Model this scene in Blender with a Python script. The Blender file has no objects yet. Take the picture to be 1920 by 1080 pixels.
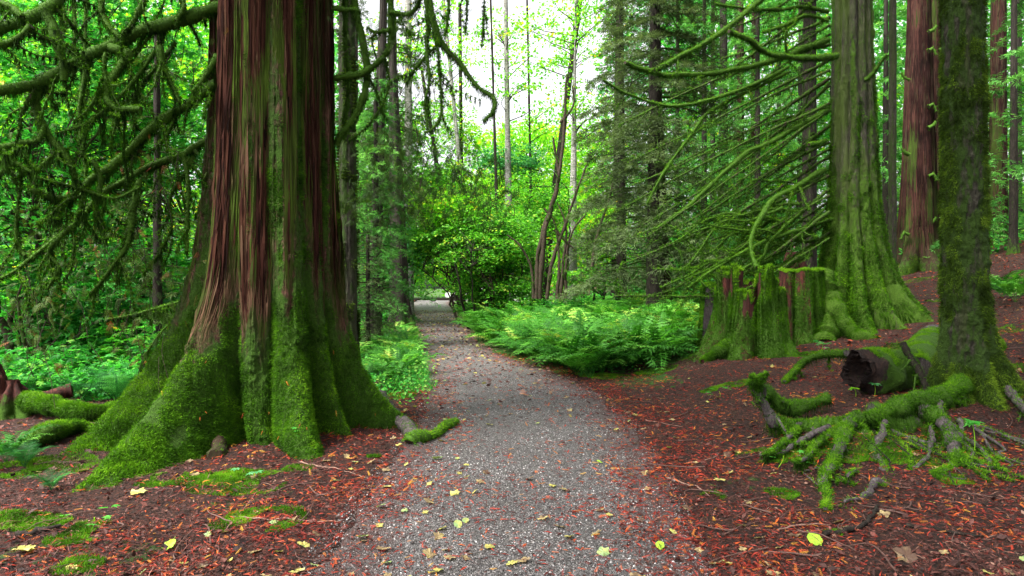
import bpy, math, random
import numpy as np
from mathutils import Vector

rng = np.random.default_rng(7)
random.seed(7)
S = bpy.context.scene
C = S.collection
# ------------------------------------------------------------------ camera, sky, sun, exposure
F = 1280.0; HZ = 535.0; CZ = 1.5           # focal in px of the 1920 frame, horizon row, eye height
cam = bpy.data.cameras.new('camera'); camo = bpy.data.objects.new('camera', cam); C.objects.link(camo)
cam.sensor_width = 36; cam.lens = 24; cam.clip_start = 0.05; cam.clip_end = 1000
camo.location = (0, 0, CZ); camo.rotation_euler = (math.radians(90 - 0.22), 0, 0)
S.camera = camo
W = bpy.data.worlds.new('World'); S.world = W; W.use_nodes = True
nt = W.node_tree; nt.nodes.clear()
sky = nt.nodes.new('ShaderNodeTexSky'); sky.sky_type = 'NISHITA'; sky.sun_disc = False
SUN_EL, SUN_AZ = math.radians(55), math.radians(-125)      # azimuth clockwise from +Y
sky.sun_elevation = SUN_EL; sky.sun_rotation = SUN_AZ
sky.air_density = 1.0; sky.dust_density = 6.0; sky.ozone_density = 1.0
hs = nt.nodes.new('ShaderNodeHueSaturation'); hs.inputs['Saturation'].default_value = 0.12
bg = nt.nodes.new('ShaderNodeBackground'); bg.inputs['Strength'].default_value = 0.15
wo = nt.nodes.new('ShaderNodeOutputWorld')
nt.links.new(sky.outputs[0], hs.inputs['Color']); nt.links.new(hs.outputs[0], bg.inputs[0]); nt.links.new(bg.outputs[0], wo.inputs[0])
sun = bpy.data.lights.new('sun', 'SUN'); sun.energy = 2.5; sun.angle = math.radians(20); sun.color = (1, .95, .86)
suno = bpy.data.objects.new('sun', sun); C.objects.link(suno); suno.location = (3, 8, 30)
sd = Vector((math.sin(SUN_AZ) * math.cos(SUN_EL), math.cos(SUN_AZ) * math.cos(SUN_EL), math.sin(SUN_EL)))
suno.rotation_euler = sd.to_track_quat('Z', 'Y').to_euler()
S.view_settings.view_transform = 'Standard'; S.view_settings.look = 'None'
S.view_settings.exposure = 1.85; S.view_settings.gamma = 1
S.cycles.max_bounces = 12; S.cycles.diffuse_bounces = 8; S.cycles.glossy_bounces = 2
S.cycles.transmission_bounces = 8; S.cycles.caustics_reflective = False; S.cycles.caustics_refractive = False

# ------------------------------------------------------------------ numpy helpers
def hash3(i, j, k, seed):
    h = (i.astype(np.int64) * 374761393 + j.astype(np.int64) * 668265263 + k.astype(np.int64) * 2147483647 + seed * 1274126177) & 0xffffffff
    h = ((h ^ (h >> 13)) * 1274126177) & 0xffffffff
    h = ((h ^ (h >> 16)) * 668265263) & 0xffffffff
    return ((h ^ (h >> 15)) & 0xffffff) / 16777215.0
def noise(p, seed=0):
    p = np.asarray(p, float); i = np.floor(p); f = p - i; u = f * f * (3 - 2 * f); i = i.astype(np.int64)
    r = 0
    for a in (0, 1):
        wa = u[..., 0] if a else 1 - u[..., 0]
        for b in (0, 1):
            wb = u[..., 1] if b else 1 - u[..., 1]
            for c in (0, 1):
                wc = u[..., 2] if c else 1 - u[..., 2]
                r = r + wa * wb * wc * hash3(i[..., 0] + a, i[..., 1] + b, i[..., 2] + c, seed)
    return r * 2 - 1
def fbm(p, oct=3, seed=0):
    p = np.asarray(p, float); r = 0; a = 1
    for o in range(oct):
        r = r + a * noise(p * 2 ** o, seed + o); a *= .5
    return r
def N2(x, y, f, seed=0):
    return noise(np.stack([x * f, y * f, np.full_like(x, .37)], -1), seed)
def sstep(x, a, b):
    t = np.clip((x - a) / (b - a), 0, 1); return t * t * (3 - 2 * t)
def unit(v): return v / np.maximum(np.linalg.norm(v, axis=-1, keepdims=True), 1e-9)
def rdir(n):
    return unit(rng.normal(size=(n, 3)))

# ------------------------------------------------------------------ terrain
PD = np.array([-8, 3.5, 5.3, 7.25, 9, 11.6, 15.4, 18.3, 22.6, 29.5, 45, 58, 66])
PL = np.array([-1.1, -1.0, -.98, -.92, -1.05, -1.4, -2.05, -2.57, -3.3, -4.3, -6.6, -8.6, -9.6])
PR = np.array([.9, .92, 1.12, 1.22, 1.15, .75, -.5, -1.0, -1.4, -2.1, -3.95, -5.4, -6.0])
def pl(y): return np.interp(y, PD, PL)
def pr(y): return np.interp(y, PD, PR)
HC = np.array([-2.40, 6.9])                   # centre of the great cedar
def H(x, y):
    x = np.asarray(x, float); y = np.asarray(y, float)
    s = np.maximum(0, x - 1.3); s6 = np.minimum(s, 6)
    h = .018 * s6 * s6 + np.maximum(0, np.minimum(s, 40) - 6) * .2
    h = h + .2 * sstep(x, 2.2, 3.3) * sstep(y + .15 * np.sin(x * 5), 5.7, 6.7)
    d2 = (x - HC[0]) ** 2 + (y - HC[1]) ** 2
    h = h + .10 * np.exp(-d2 / 2.2)
    off = np.maximum(pl(y) - x, x - pr(y))
    w = sstep(off, .1, 1.5)
    h = h + w * (.05 * N2(x, y, .7, 3) + .035 * N2(x, y, 2.1, 5))
    h = h + .11 * np.exp(-((x - 2.95) / .75) ** 2 - ((y - 5.95) / .42) ** 2) * (1 + .35 * N2(x, y, 5, 9))
    h = h - .15 * sstep(-x, 6, 14)
    return h
def off_path(x, y): return np.maximum(pl(y) - x, x - pr(y))
def P(px, py, d): return np.array([(px - 960) / F * d, d, CZ + (HZ - py) / F * d])
def G(px, py):
    d = 6.0
    a = np.arange(2.5, 90, .05)
    z = CZ + (HZ - py) / F * a; g = H((px - 960) / F * a, a)
    k = np.argmax(z < g) if (z < g).any() else len(a) - 1
    d = a[k]; return np.array([(px - 960) / F * d, d, float(g[k])])
def onG(px, d, dz=0):
    x = (px - 960) / F * d; return np.array([x, d, float(H(x, d)) + dz])

# ------------------------------------------------------------------ mesh builder
class MB:
    def __init__(s): s.V = []; s.L = []; s.T = []; s.M = []; s.S = []; s.tint = []; s.moss = []; s.n = 0
    def add(s, V, Fc, mat=0, tint=None, moss=None, smooth=False):
        V = np.asarray(V, float).reshape(-1, 3); Fc = np.asarray(Fc, np.int64)
        s.V.append(V); s.L.append((Fc + s.n).ravel()); s.T.append(np.full(len(Fc), Fc.shape[1], np.int32))
        s.M.append(np.full(len(Fc), mat, np.int32)); s.S.append(np.full(len(Fc), smooth, bool))
        s.tint.append(np.full(len(V), .5) if tint is None else np.broadcast_to(tint, (len(V),)).astype(float))
        s.moss.append(np.zeros(len(V)) if moss is None else np.broadcast_to(moss, (len(V),)).astype(float))
        s.n += len(V)
    def build(s, name, mats, parent=None, origin=(0, 0, 0)):
        if parent is not None:
            origin = np.zeros(3); q_ = parent
            while q_ is not None: origin = origin + np.array(q_.location); q_ = q_.parent
        V = np.concatenate(s.V) - np.array(origin); L = np.concatenate(s.L).astype(np.int32); T = np.concatenate(s.T)
        me = bpy.data.meshes.new(name)
        me.vertices.add(len(V)); me.vertices.foreach_set('co', V.astype(np.float32).ravel())
        me.loops.add(len(L)); me.loops.foreach_set('vertex_index', L)
        me.polygons.add(len(T)); st = np.concatenate([[0], np.cumsum(T)[:-1]]).astype(np.int32)
        me.polygons.foreach_set('loop_start', st); me.polygons.foreach_set('loop_total', T)
        me.polygons.foreach_set('material_index', np.concatenate(s.M)); me.polygons.foreach_set('use_smooth', np.concatenate(s.S))
        for nm, ar in (('tint', s.tint), ('moss', s.moss)):
            a = me.attributes.new(nm, 'FLOAT', 'POINT'); a.data.foreach_set('value', np.concatenate(ar).astype(np.float32))
        for m in (mats if isinstance(mats, (list, tuple)) else [mats]): me.materials.append(m)
        me.update(calc_edges=True)
        o = bpy.data.objects.new(name, me); C.objects.link(o)
        if parent is not None: o.parent = parent
        else: o.location = origin
        return o
def tag(o, label=None, cat=None, group=None, kind=None):
    if label: o['label'] = label
    if cat: o['category'] = cat
    if group: o['group'] = group
    if kind: o['kind'] = kind
    return o
def thing(name, loc, label, cat, group=None):
    o = bpy.data.objects.new(name, None); C.objects.link(o); o.location = tuple(float(v) for v in loc); o.empty_display_size = .2
    return tag(o, label, cat, group)
def scatter(mb, T, Fc, P0, X, Y, Z, tint, mat=0, smooth=False):
    n = len(P0); k = len(T); T = np.asarray(T, float); Fc = np.asarray(Fc)
    V = P0[:, None, :] + T[None, :, 0:1] * X[:, None, :] + T[None, :, 1:2] * Y[:, None, :] + T[None, :, 2:3] * Z[:, None, :]
    FF = (Fc[None] + (np.arange(n) * k)[:, None, None]).reshape(-1, Fc.shape[1])
    mb.add(V.reshape(-1, 3), FF, mat, np.repeat(tint, k), None, smooth)
def frames(D, Nn):
    Z = unit(Nn); X = unit(D - (D * Z).sum(-1, keepdims=True) * Z); return X, np.cross(Z, X), Z
RH = (np.array([[0, 0, 0], [.45, .42, .06], [1, 0, -.06], [.45, -.42, .06]]), np.array([[0, 1, 2, 3]]))
def rotT(T, a): c, s_ = math.cos(a), math.sin(a); R = np.array([[c, s_, 0], [-s_, c, 0], [0, 0, 1]]); return T @ R
def multi(parts):
    V = []; Fc = []; n = 0
    for T, f in parts: V.append(T); Fc.append(f + n); n += len(T)
    return np.concatenate(V), np.concatenate(Fc)
NR = (RH[0] * [1, .62, 1], RH[1])
MAPLE = multi([(NR[0], NR[1])] + [(rotT(NR[0] * [s_, .9 * s_, 1], a) + [.05, 0, 0], NR[1]) for a, s_ in ((.75, .85), (-.75, .85), (1.6, .55), (-1.6, .55))])
SLIV = (RH[0] * [1, .28, 1], RH[1])
_sp = [(RH[0] * [1, .06, 1], RH[1])]
for i in range(6):
    t = .12 + i * .14
    for s_ in (1, -1):
        q = rotT(RH[0] * [.42 * (1 - t * .55), .075, 1], .85 * s_) + [t, 0, -.08 * t]
        _sp.append((q, RH[1]))
SPRAY = multi(_sp)
def blades(mb, P0, D, Ln, w, tint, mat=1):
    n = len(P0); D = unit(D); sd_ = unit(np.cross(D, rdir(n)))
    Ln = np.broadcast_to(Ln, (n,))[:, None]; w = np.broadcast_to(w, (n,))[:, None]
    V = np.stack([P0 - sd_ * w / 2, P0 + sd_ * w / 2, P0 + D * Ln], 1)
    mb.add(V.reshape(-1, 3), np.arange(3 * n).reshape(-1, 3), mat, np.repeat(tint, 3))
def crom(pts, step):
    pts = np.asarray(pts, float); q = np.vstack([2 * pts[0] - pts[1], pts, 2 * pts[-1] - pts[-2]]); out = []
    for i in range(1, len(q) - 2):
        m = max(1, int(np.linalg.norm(q[i + 1] [:3] - q[i][:3]) / step)); t = (np.arange(m) / m)[:, None]
        a, b, c, d = q[i - 1], q[i], q[i + 1], q[i + 2]
        out.append(.5 * ((2 * b) + (-a + c) * t + (2 * a - 5 * b + 4 * c - d) * t * t + (-a + 3 * b - 3 * c + d) * t ** 3))
    out.append(pts[-1:]); return np.vstack(out)
def tframes(Pt):
    T = unit(np.gradient(Pt, axis=0)); n = len(Pt); A = np.zeros((n, 3)); a = np.cross(T[0], [0.3, .2, 1.]); a = a / np.linalg.norm(a)
    for i in range(n):
        a = a - T[i] * (a @ T[i]); l = math.sqrt(a @ a)
        a = a / l if l > 1e-6 else np.array([1., 0, 0]); A[i] = a
    return T, A, np.cross(T, A)
def tube(mb, Pt, R, sides=8, mat=0, rough=.0, rf=20, moss=0., tint=.5, seed=0, cap=True):
    T, A, B = tframes(Pt); th = np.arange(sides) / sides * 2 * math.pi; n = len(Pt)
    nn = A[:, None] * np.cos(th)[None, :, None] + B[:, None] * np.sin(th)[None, :, None]
    R = np.broadcast_to(R, (n,))
    V = Pt[:, None] + nn * R[:, None, None]
    if rough: V = V + nn * (fbm(V * rf, 2, seed) * rough)[..., None] * np.minimum(1, R / max(R.max(), 1e-6))[:, None, None]
    i = np.arange(n - 1)[:, None] * sides; j = np.arange(sides)[None]; j2 = (j + 1) % sides
    Fq = np.stack([i + j, i + j2, i + sides + j2, i + sides + j], -1).reshape(-1, 4)
    if np.ndim(moss) > 0: moss = np.repeat(moss, sides)
    mb.add(V.reshape(-1, 3), Fq, mat, tint, moss, True)
    if cap:
        for e in (0, n - 1):
            vv = V[e]; mb.add(vv, np.arange(sides)[None, ::(1 if e else -1)].copy(), mat, tint, 0, False)
    return Pt, R, nn, T

# ------------------------------------------------------------------ materials
def mat(name):
    m = bpy.data.materials.new(name); m.use_nodes = True; t = m.node_tree; t.nodes.clear()
    return m, t, t.nodes, t.links
def nd(t, typ, **k):
    n = t.nodes.new(typ)
    for a, b in k.items():
        if a.startswith('i_'): n.inputs[a[2:].replace('_', ' ')].default_value = b
        else: setattr(n, a, b)
    return n
def ramp(t, fac, stops, interp='LINEAR'):
    r = t.nodes.new('ShaderNodeValToRGB'); r.color_ramp.interpolation = interp; e = r.color_ramp.elements
    while len(e) < len(stops): e.new(.5)
    for x, (p, c) in zip(e, stops): x.position = p; x.color = (*c, 1)
    t.links.new(fac, r.inputs[0]); return r.outputs[0]
def noiseN(t, vec, scale, detail=4, rough=.6):
    n = nd(t, 'ShaderNodeTexNoise'); n.inputs['Scale'].default_value = scale; n.inputs['Detail'].default_value = detail; n.inputs['Roughness'].default_value = rough
    t.links.new(vec, n.inputs['Vector']); return n.outputs['Fac']
def mapn(t, vec, sc):
    m = nd(t, 'ShaderNodeMapping'); m.inputs['Scale'].default_value = sc; t.links.new(vec, m.inputs['Vector']); return m.outputs[0]
def mixc(t, f, a, b, bt='MIX'):
    m = nd(t, 'ShaderNodeMix', data_type='RGBA', blend_type=bt)
    for s_, v in ((0, f), (6, a), (7, b)):
        if hasattr(v, 'links'): t.links.new(v, m.inputs[s_])
        else: m.inputs[s_].default_value = v if s_ == 0 else (*v, 1)
    return m.outputs[2]
def math_(t, op, a, b=0.0, c=None):
    m = nd(t, 'ShaderNodeMath', operation=op)
    for i, v in enumerate((a, b) if c is None else (a, b, c)):
        if hasattr(v, 'links'): t.links.new(v, m.inputs[i])
        else: m.inputs[i].default_value = v
    return m.outputs[0]
def mrange(t, v, a, b, c=0., d=1.):
    m = nd(t, 'ShaderNodeMapRange'); t.links.new(v, m.inputs[0])
    for i, x in enumerate((a, b, c, d)): m.inputs[i + 1].default_value = x
    return m.outputs[0]
def leafmat(name, stops, trans=.45, tcol=1.0, rough=.5, spec=.25, nscale=1.2):
    m, t, n, l = mat(name); at = nd(t, 'ShaderNodeAttribute', attribute_name='tint')
    tc = nd(t, 'ShaderNodeTexCoord'); ns = noiseN(t, tc.outputs['Object'], nscale, 2)
    f = math_(t, 'ADD', at.outputs['Fac'], mrange(t, ns, .3, .7, -.22, .22))
    col = ramp(t, f, stops)
    p = nd(t, 'ShaderNodeBsdfPrincipled'); p.inputs['Roughness'].default_value = rough; p.inputs['Specular IOR Level'].default_value = spec
    l.new(col, p.inputs['Base Color']); o = nd(t, 'ShaderNodeOutputMaterial')
    if trans:
        tr = nd(t, 'ShaderNodeBsdfTranslucent'); tb = mixc(t, 1.0, col, (1.0 * tcol, 1.1 * tcol, .6 * tcol), 'MULTIPLY'); l.new(tb, tr.inputs[0])
        mx = nd(t, 'ShaderNodeMixShader'); mx.inputs[0].default_value = trans; l.new(p.outputs[0], mx.inputs[1]); l.new(tr.outputs[0], mx.inputs[2]); l.new(mx.outputs[0], o.inputs[0])
    else: l.new(p.outputs[0], o.inputs[0])
    return m
def barkmat(name, dark, mid, light, mossd=(.012, .03, .004), mossl=(.07, .17, .010), vs=.05, scale=40, bump=.5, filmcol=None, film=0.):
    m, t, n, l = mat(name); tc = nd(t, 'ShaderNodeTexCoord'); ob = tc.outputs['Object']
    st = mapn(t, ob, (1, 1, vs)); f1 = math_(t, 'ADD', math_(t, 'MULTIPLY', noiseN(t, st, scale, 8, .72), .65), math_(t, 'MULTIPLY', noiseN(t, mapn(t, ob, (1, 1, min(1, vs * 3.5))), scale * 2.2, 5, .8), .35)); f2 = noiseN(t, ob, 3, 4); f3 = noiseN(t, ob, 60, 4, .7)
    bc = ramp(t, f1, [(.36, dark), (.5, mid), (.66, light)])
    bc = mixc(t, mrange(t, f2, .35, .7, 0, .5), bc, tuple(x * .45 for x in mid))
    if filmcol: bc = mixc(t, mrange(t, noiseN(t, mapn(t, ob, (1, 1, .12)), 5, 5), .42, .62, 0, film), bc, filmcol)
    at = nd(t, 'ShaderNodeAttribute', attribute_name='moss')
    mf = math_(t, 'ADD', at.outputs['Fac'], mrange(t, noiseN(t, mapn(t, ob, (1, 1, .5)), 16, 6, .7), .25, .75, -.4, .4))
    mf = mrange(t, mf, .38, .62)
    mc = ramp(t, noiseN(t, ob, 35, 6, .75), [(.3, mossd), (.55, tuple((a + b) / 2 for a, b in zip(mossd, mossl))), (.75, mossl)])
    mc = mixc(t, mrange(t, f2, .3, .7), mc, tuple(x * .6 for x in mossl))
    col = mixc(t, mf, bc, mc)
    p = nd(t, 'ShaderNodeBsdfPrincipled'); p.inputs['Roughness'].default_value = .85; p.inputs['Specular IOR Level'].default_value = .2
    l.new(col, p.inputs['Base Color'])
    b = nd(t, 'ShaderNodeBump'); b.inputs['Strength'].default_value = bump; b.inputs['Distance'].default_value = .035
    hgt = math_(t, 'ADD', f1, math_(t, 'MULTIPLY', f3, math_(t, 'MULTIPLY', mf, 1.2))); l.new(hgt, b.inputs['Height']); l.new(b.outputs[0], p.inputs['Normal'])
    o = nd(t, 'ShaderNodeOutputMaterial'); l.new(p.outputs[0], o.inputs[0]); return m
def plain(name, col, rough=.6, metal=0., nscale=0, var=.3):
    m, t, n, l = mat(name); p = nd(t, 'ShaderNodeBsdfPrincipled'); p.inputs['Roughness'].default_value = rough; p.inputs['Metallic'].default_value = metal
    if nscale:
        tc = nd(t, 'ShaderNodeTexCoord'); c = ramp(t, noiseN(t, tc.outputs['Object'], nscale, 5), [(.3, tuple(x * (1 - var) for x in col)), (.7, tuple(min(1, x * (1 + var)) for x in col))]); l.new(c, p.inputs['Base Color'])
    else: p.inputs['Base Color'].default_value = (*col, 1)
    o = nd(t, 'ShaderNodeOutputMaterial'); l.new(p.outputs[0], o.inputs[0]); return m

M_CEDAR = barkmat('cedar_bark', (.006, .003, .002), (.085, .034, .023), (.27, .155, .105), vs=.045, scale=40, bump=1.0, filmcol=(.038, .060, .010), film=.9)
M_CEDAR2 = barkmat('red_cedar_bark', (.005, .002, .002), (.032, .012, .009), (.075, .034, .026), vs=.04, scale=26, bump=.8, filmcol=(.03, .04, .01), film=.6)
M_GREY = barkmat('grey_bark', (.006, .005, .004), (.032, .029, .020), (.10, .092, .07), (.008, .018, .003), (.045, .095, .009), vs=.25, scale=26, bump=.8, filmcol=(.03, .045, .009), film=.8)
M_GREYB = barkmat('mossy_grey_bark', (.008, .007, .005), (.045, .042, .028), (.13, .12, .09), (.015, .035, .004), (.085, .18, .012), vs=.2, scale=26, bump=.8, filmcol=(.05, .08, .012), film=.9)
M_DARK = barkmat('dark_bark', (.004, .003, .002), (.018, .014, .010), (.050, .040, .032), vs=.2, scale=26, bump=.5)
M_ALDER = barkmat('alder_bark', (.04, .04, .035), (.22, .21, .19), (.50, .49, .45), vs=2.5, scale=7, bump=.2)
M_TWIG = barkmat('mossy_twig_bark', (.010, .007, .004), (.04, .028, .018), (.09, .07, .05), vs=1, scale=40, bump=.3)
M_ROT = barkmat('rotten_wood', (.006, .004, .004), (.045, .014, .010), (.16, .04, .028), vs=.06, scale=30, bump=.8)
M_BLACK = barkmat('charred_wood', (.003, .002, .002), (.014, .008, .007), (.06, .03, .02), vs=.3, scale=18, bump=1.0)
M_CUT = barkmat('weathered_root_wood', (.02, .018, .02), (.08, .065, .065), (.19, .16, .16), vs=.3, scale=30, bump=.6)
M_MOSS = leafmat('moss', [(0, (.008, .022, .002)), (.4, (.035, .11, .004)), (.75, (.095, .25, .008)), (1, (.19, .38, .015))], .3, rough=.8, spec=.1, nscale=4)
M_MOSSD = leafmat('dark_moss', [(0, (.010, .018, .002)), (.45, (.044, .088, .008)), (1, (.17, .28, .02))], .3, rough=.8, spec=.1, nscale=4)
M_LEAF = leafmat('maple_leaf', [(0, (.018, .16, .020)), (.5, (.055, .36, .045)), (.85, (.14, .52, .08)), (1, (.34, .66, .12))], .55)
M_LEAFB = leafmat('blue_green_leaf', [(0, (.020, .15, .040)), (.5, (.07, .33, .10)), (1, (.20, .52, .22))], .5)
M_LEAFY = leafmat('yellow_green_leaf', [(0, (.08, .34, .012)), (.6, (.22, .58, .024)), (.92, (.42, .66, .04)), (1, (.72, .50, .04))], .6)
M_LEAFG = leafmat('fresh_green_leaf', [(0, (.03, .17, .010)), (.5, (.11, .38, .028)), (.9, (.24, .60, .07)), (1, (.50, .60, .08))], .55)
M_LEAFD = leafmat('deep_green_leaf', [(0, (.02, .14, .010)), (.5, (.075, .34, .022)), (.9, (.18, .50, .04)), (1, (.50, .42, .03))], .5)
M_NEED = leafmat('conifer_needles', [(0, (.026, .042, .018)), (.5, (.085, .125, .052)), (1, (.22, .30, .13))], .35, rough=.9, spec=.05)
M_NEEDG = leafmat('hemlock_needles', [(0, (.022, .09, .018)), (.5, (.085, .27, .055)), (1, (.26, .54, .14))], .45, rough=.9, spec=.05)
M_CSPR = leafmat('cedar_sprays', [(0, (.018, .045, .008)), (.55, (.045, .10, .012)), (.82, (.09, .14, .02)), (.9, (.20, .07, .02)), (1, (.30, .06, .02))], .3, rough=.6)
M_FERN = leafmat('fern_frond', [(0, (.016, .10, .008)), (.45, (.066, .27, .024)), (.88, (.18, .46, .06)), (1, (.38, .44, .08))], .45, nscale=.8)
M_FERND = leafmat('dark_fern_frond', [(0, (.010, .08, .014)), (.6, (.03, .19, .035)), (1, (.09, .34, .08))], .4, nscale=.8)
M_LIT = leafmat('red_cedar_litter', [(0, (.055, .010, .008)), (.35, (.22, .022, .014)), (.6, (.42, .045, .022)), (.8, (.52, .13, .022)), (1, (.58, .32, .04))], .1, rough=.6, nscale=.5)
M_CHIP = leafmat('brown_litter', [(0, (.020, .010, .009)), (.5, (.075, .028, .022)), (.85, (.16, .055, .042)), (1, (.26, .15, .11))], 0, rough=.7)
M_YEL = leafmat('pale_leaf', [(0, (.10, .055, .035)), (.35, (.36, .27, .13)), (.7, (.44, .40, .10)), (1, (.22, .33, .13))], .25, rough=.5, spec=.4)
M_STONE = leafmat('pebbles', [(0, (.035, .032, .032)), (.5, (.12, .112, .112)), (.85, (.27, .255, .25)), (1, (.52, .50, .49))], 0, rough=.6)

M_FIB = leafmat('bark_fibres', [(0, (.008, .003, .002)), (.30, (.055, .019, .013)), (.55, (.088, .037, .021)), (.70, (.135, .075, .046)), (.80, (.035, .045, .010)), (1, (.07, .115, .014))], 0, rough=.9, spec=.1, nscale=1)
M_FIBD = leafmat('dark_bark_fibres', [(0, (.005, .002, .0015)), (.4, (.028, .010, .008)), (.7, (.070, .030, .022)), (.80, (.02, .03, .006)), (1, (.035, .06, .008))], 0, rough=.9, spec=.1, nscale=1)
# forest floor
m, t, n, l = mat('forest_floor'); tc = nd(t, 'ShaderNodeTexCoord'); ob = tc.outputs['Object']
v = nd(t, 'ShaderNodeTexVoronoi'); v.inputs['Scale'].default_value = 55; l.new(mapn(t, ob, (1, .6, 1)), v.inputs['Vector'])
rc = ramp(t, noiseN(t, v.outputs['Color'], 6, 1), [(.2, (.006, .003, .003)), (.45, (.042, .016, .010)), (.62, (.13, .034, .018)), (.8, (.20, .09, .05))])
g1 = noiseN(t, ob, 2.2, 5); g2 = noiseN(t, ob, 45, 6, .8)
c = mixc(t, mrange(t, g2, .35, .6), (.012, .007, .006), rc)
c = mixc(t, mrange(t, g1, .4, .7, 0, .5), c, (.020, .010, .007))
at = nd(t, 'ShaderNodeAttribute', attribute_name='moss')
mfac = mrange(t, math_(t, 'ADD', at.outputs['Fac'], mrange(t, noiseN(t, ob, 7, 6, .7), .25, .75, -.35, .35)), .5, .66)
c = mixc(t, mfac, c, mixc(t, noiseN(t, ob, 40, 5, .7), (.012, .04, .004), (.05, .16, .012)))
p = nd(t, 'ShaderNodeBsdfPrincipled'); p.inputs['Roughness'].default_value = .8; p.inputs['Specular IOR Level'].default_value = .25; l.new(c, p.inputs['Base Color'])
b = nd(t, 'ShaderNodeBump'); b.inputs['Strength'].default_value = 1; b.inputs['Distance'].default_value = .05; l.new(g2, b.inputs['Height']); l.new(b.outputs[0], p.inputs['Normal'])
o = nd(t, 'ShaderNodeOutputMaterial'); l.new(p.outputs[0], o.inputs[0]); M_FLOOR = m
# gravel
m, t, n, l = mat('gravel'); tc = nd(t, 'ShaderNodeTexCoord'); ob = tc.outputs['Object']
v = nd(t, 'ShaderNodeTexVoronoi'); v.inputs['Scale'].default_value = 95; l.new(ob, v.inputs['Vector'])
v2 = nd(t, 'ShaderNodeTexVoronoi'); v2.inputs['Scale'].default_value = 220; l.new(ob, v2.inputs['Vector'])
sep = nd(t, 'ShaderNodeSeparateColor'); l.new(v.outputs['Color'], sep.inputs[0]); sep2 = nd(t, 'ShaderNodeSeparateColor'); l.new(v2.outputs['Color'], sep2.inputs[0])
a1 = ramp(t, sep.outputs[0], [(0, (.016, .013, .012)), (.5, (.056, .047, .043)), (.8, (.12, .104, .098)), (1, (.36, .33, .32))])
a2 = ramp(t, sep2.outputs[0], [(0, (.015, .013, .013)), (.6, (.06, .054, .054)), (1, (.28, .27, .27))])
c = mixc(t, mrange(t, noiseN(t, ob, 30, 3), .4, .6), a1, a2)
at = nd(t, 'ShaderNodeAttribute', attribute_name='moss')        # 'moss' holds closeness to the path edge / dirt here
dn = noiseN(t, ob, 5, 6, .75)
dirt = mixc(t, noiseN(t, ob, 60, 5, .8), (.018, .009, .008), (.10, .045, .038))
c = mixc(t, mrange(t, math_(t, 'ADD', at.outputs['Fac'], mrange(t, dn, .3, .7, -.45, .35)), .3, .8, .0, .9), c, dirt)
p = nd(t, 'ShaderNodeBsdfPrincipled'); p.inputs['Roughness'].default_value = .7; l.new(c, p.inputs['Base Color'])
b = nd(t, 'ShaderNodeBump'); b.inputs['Strength'].default_value = 1; b.inputs['Distance'].default_value = .012; b.invert = True
l.new(math_(t, 'ADD', v.outputs['Distance'], math_(t, 'MULTIPLY', v2.outputs['Distance'], .5)), b.inputs['Height']); l.new(b.outputs[0], p.inputs['Normal'])
o = nd(t, 'ShaderNodeOutputMaterial'); l.new(p.outputs[0], o.inputs[0]); M_GRAVEL = m

# ------------------------------------------------------------------ ground and path
rows = np.concatenate([np.linspace(-6, 2.4, 24)[:-1], np.geomspace(2.4, 320, 620)])
u = np.linspace(-1, 1, 760); u = np.sign(u) * (np.abs(u) * .75 + .25 * np.abs(u) ** 3)
Y = np.repeat(rows[:, None], len(u), 1); X = u[None] * (4 + 1.05 * np.maximum(Y, 0))
Z = H(X, Y); off = off_path(X, Y)
fine = np.clip(1 - (Y - 12) / 10, 0, 1) * sstep(off, .0, .25)
Z = Z + fine * (.014 * N2(X, Y, 7, 11) + .008 * N2(X, Y, 19, 12)) - .05 * sstep(-off, -.05, .12) * (Y < 64)
mo = .12 + .35 * sstep(N2(X, Y, 1.1, 8), .0, .7) + .45 * sstep(-X, 1.1, 2.2) * sstep(6.4 - Y, 0, 1.4) * sstep(N2(X, Y, 1.6, 21), -.2, .5) + .5 * sstep(Y, 9, 13) * (X < 4.2)
mo = np.where((X > 2.5) & (Y < 12), mo * .6, mo)
gm = MB(); nr, nc = Y.shape; i = np.arange(nr - 1)[:, None] * nc; j = np.arange(nc - 1)[None]
gm.add(np.stack([X, Y, Z], -1).reshape(-1, 3), np.stack([i + j, i + j + 1, i + nc + j + 1, i + nc + j], -1).reshape(-1, 4), 0, .5, mo.ravel(), True)
tag(gm.build('ground', M_FLOOR), kind='structure')
prow = np.concatenate([np.linspace(-6, 2.4, 20)[:-1], np.geomspace(2.4, 64, 560)]); w = np.linspace(0, 1, 90)
Y = np.repeat(prow[:, None], 90, 1); Lx = pl(Y) - .3; Rx = pr(Y) + .3; X = Lx + w[None] * (Rx - Lx)
off = off_path(X, Y) + .09 * N2(X, Y, 1.3, 31) + .06 * N2(X, Y, 5, 32) + .05 * N2(X, Y, 14, 34)
Z = H(X, Y) + .008 + .02 * sstep(-off, 0, .8) - .07 * sstep(off, -.02, .3) + .003 * N2(X, Y, 5, 33)
ed = np.clip(1 - (-off) / .55, 0, 1) * .75 + .10 * sstep(Y, 12, 22) + .12
pm = MB(); nr, nc = Y.shape; i = np.arange(nr - 1)[:, None] * nc; j = np.arange(nc - 1)[None]
pm.add(np.stack([X, Y, Z], -1).reshape(-1, 3), np.stack([i + j, i + j + 1, i + nc + j + 1, i + nc + j], -1).reshape(-1, 4), 0, .5, ed.ravel(), True)
tag(pm.build('path', M_GRAVEL), kind='structure')
# clearing with a car park at the end of the path
am = MB(); am.add([[-22, 64.02, .02], [2, 64.02, .02], [2, 74, .02], [-22, 74, .02]], [[0, 1, 2, 3]]); tag(am.build('car_park', plain('light_gravel', (.16, .15, .145), .9, 0, 3)), kind='structure')

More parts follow.
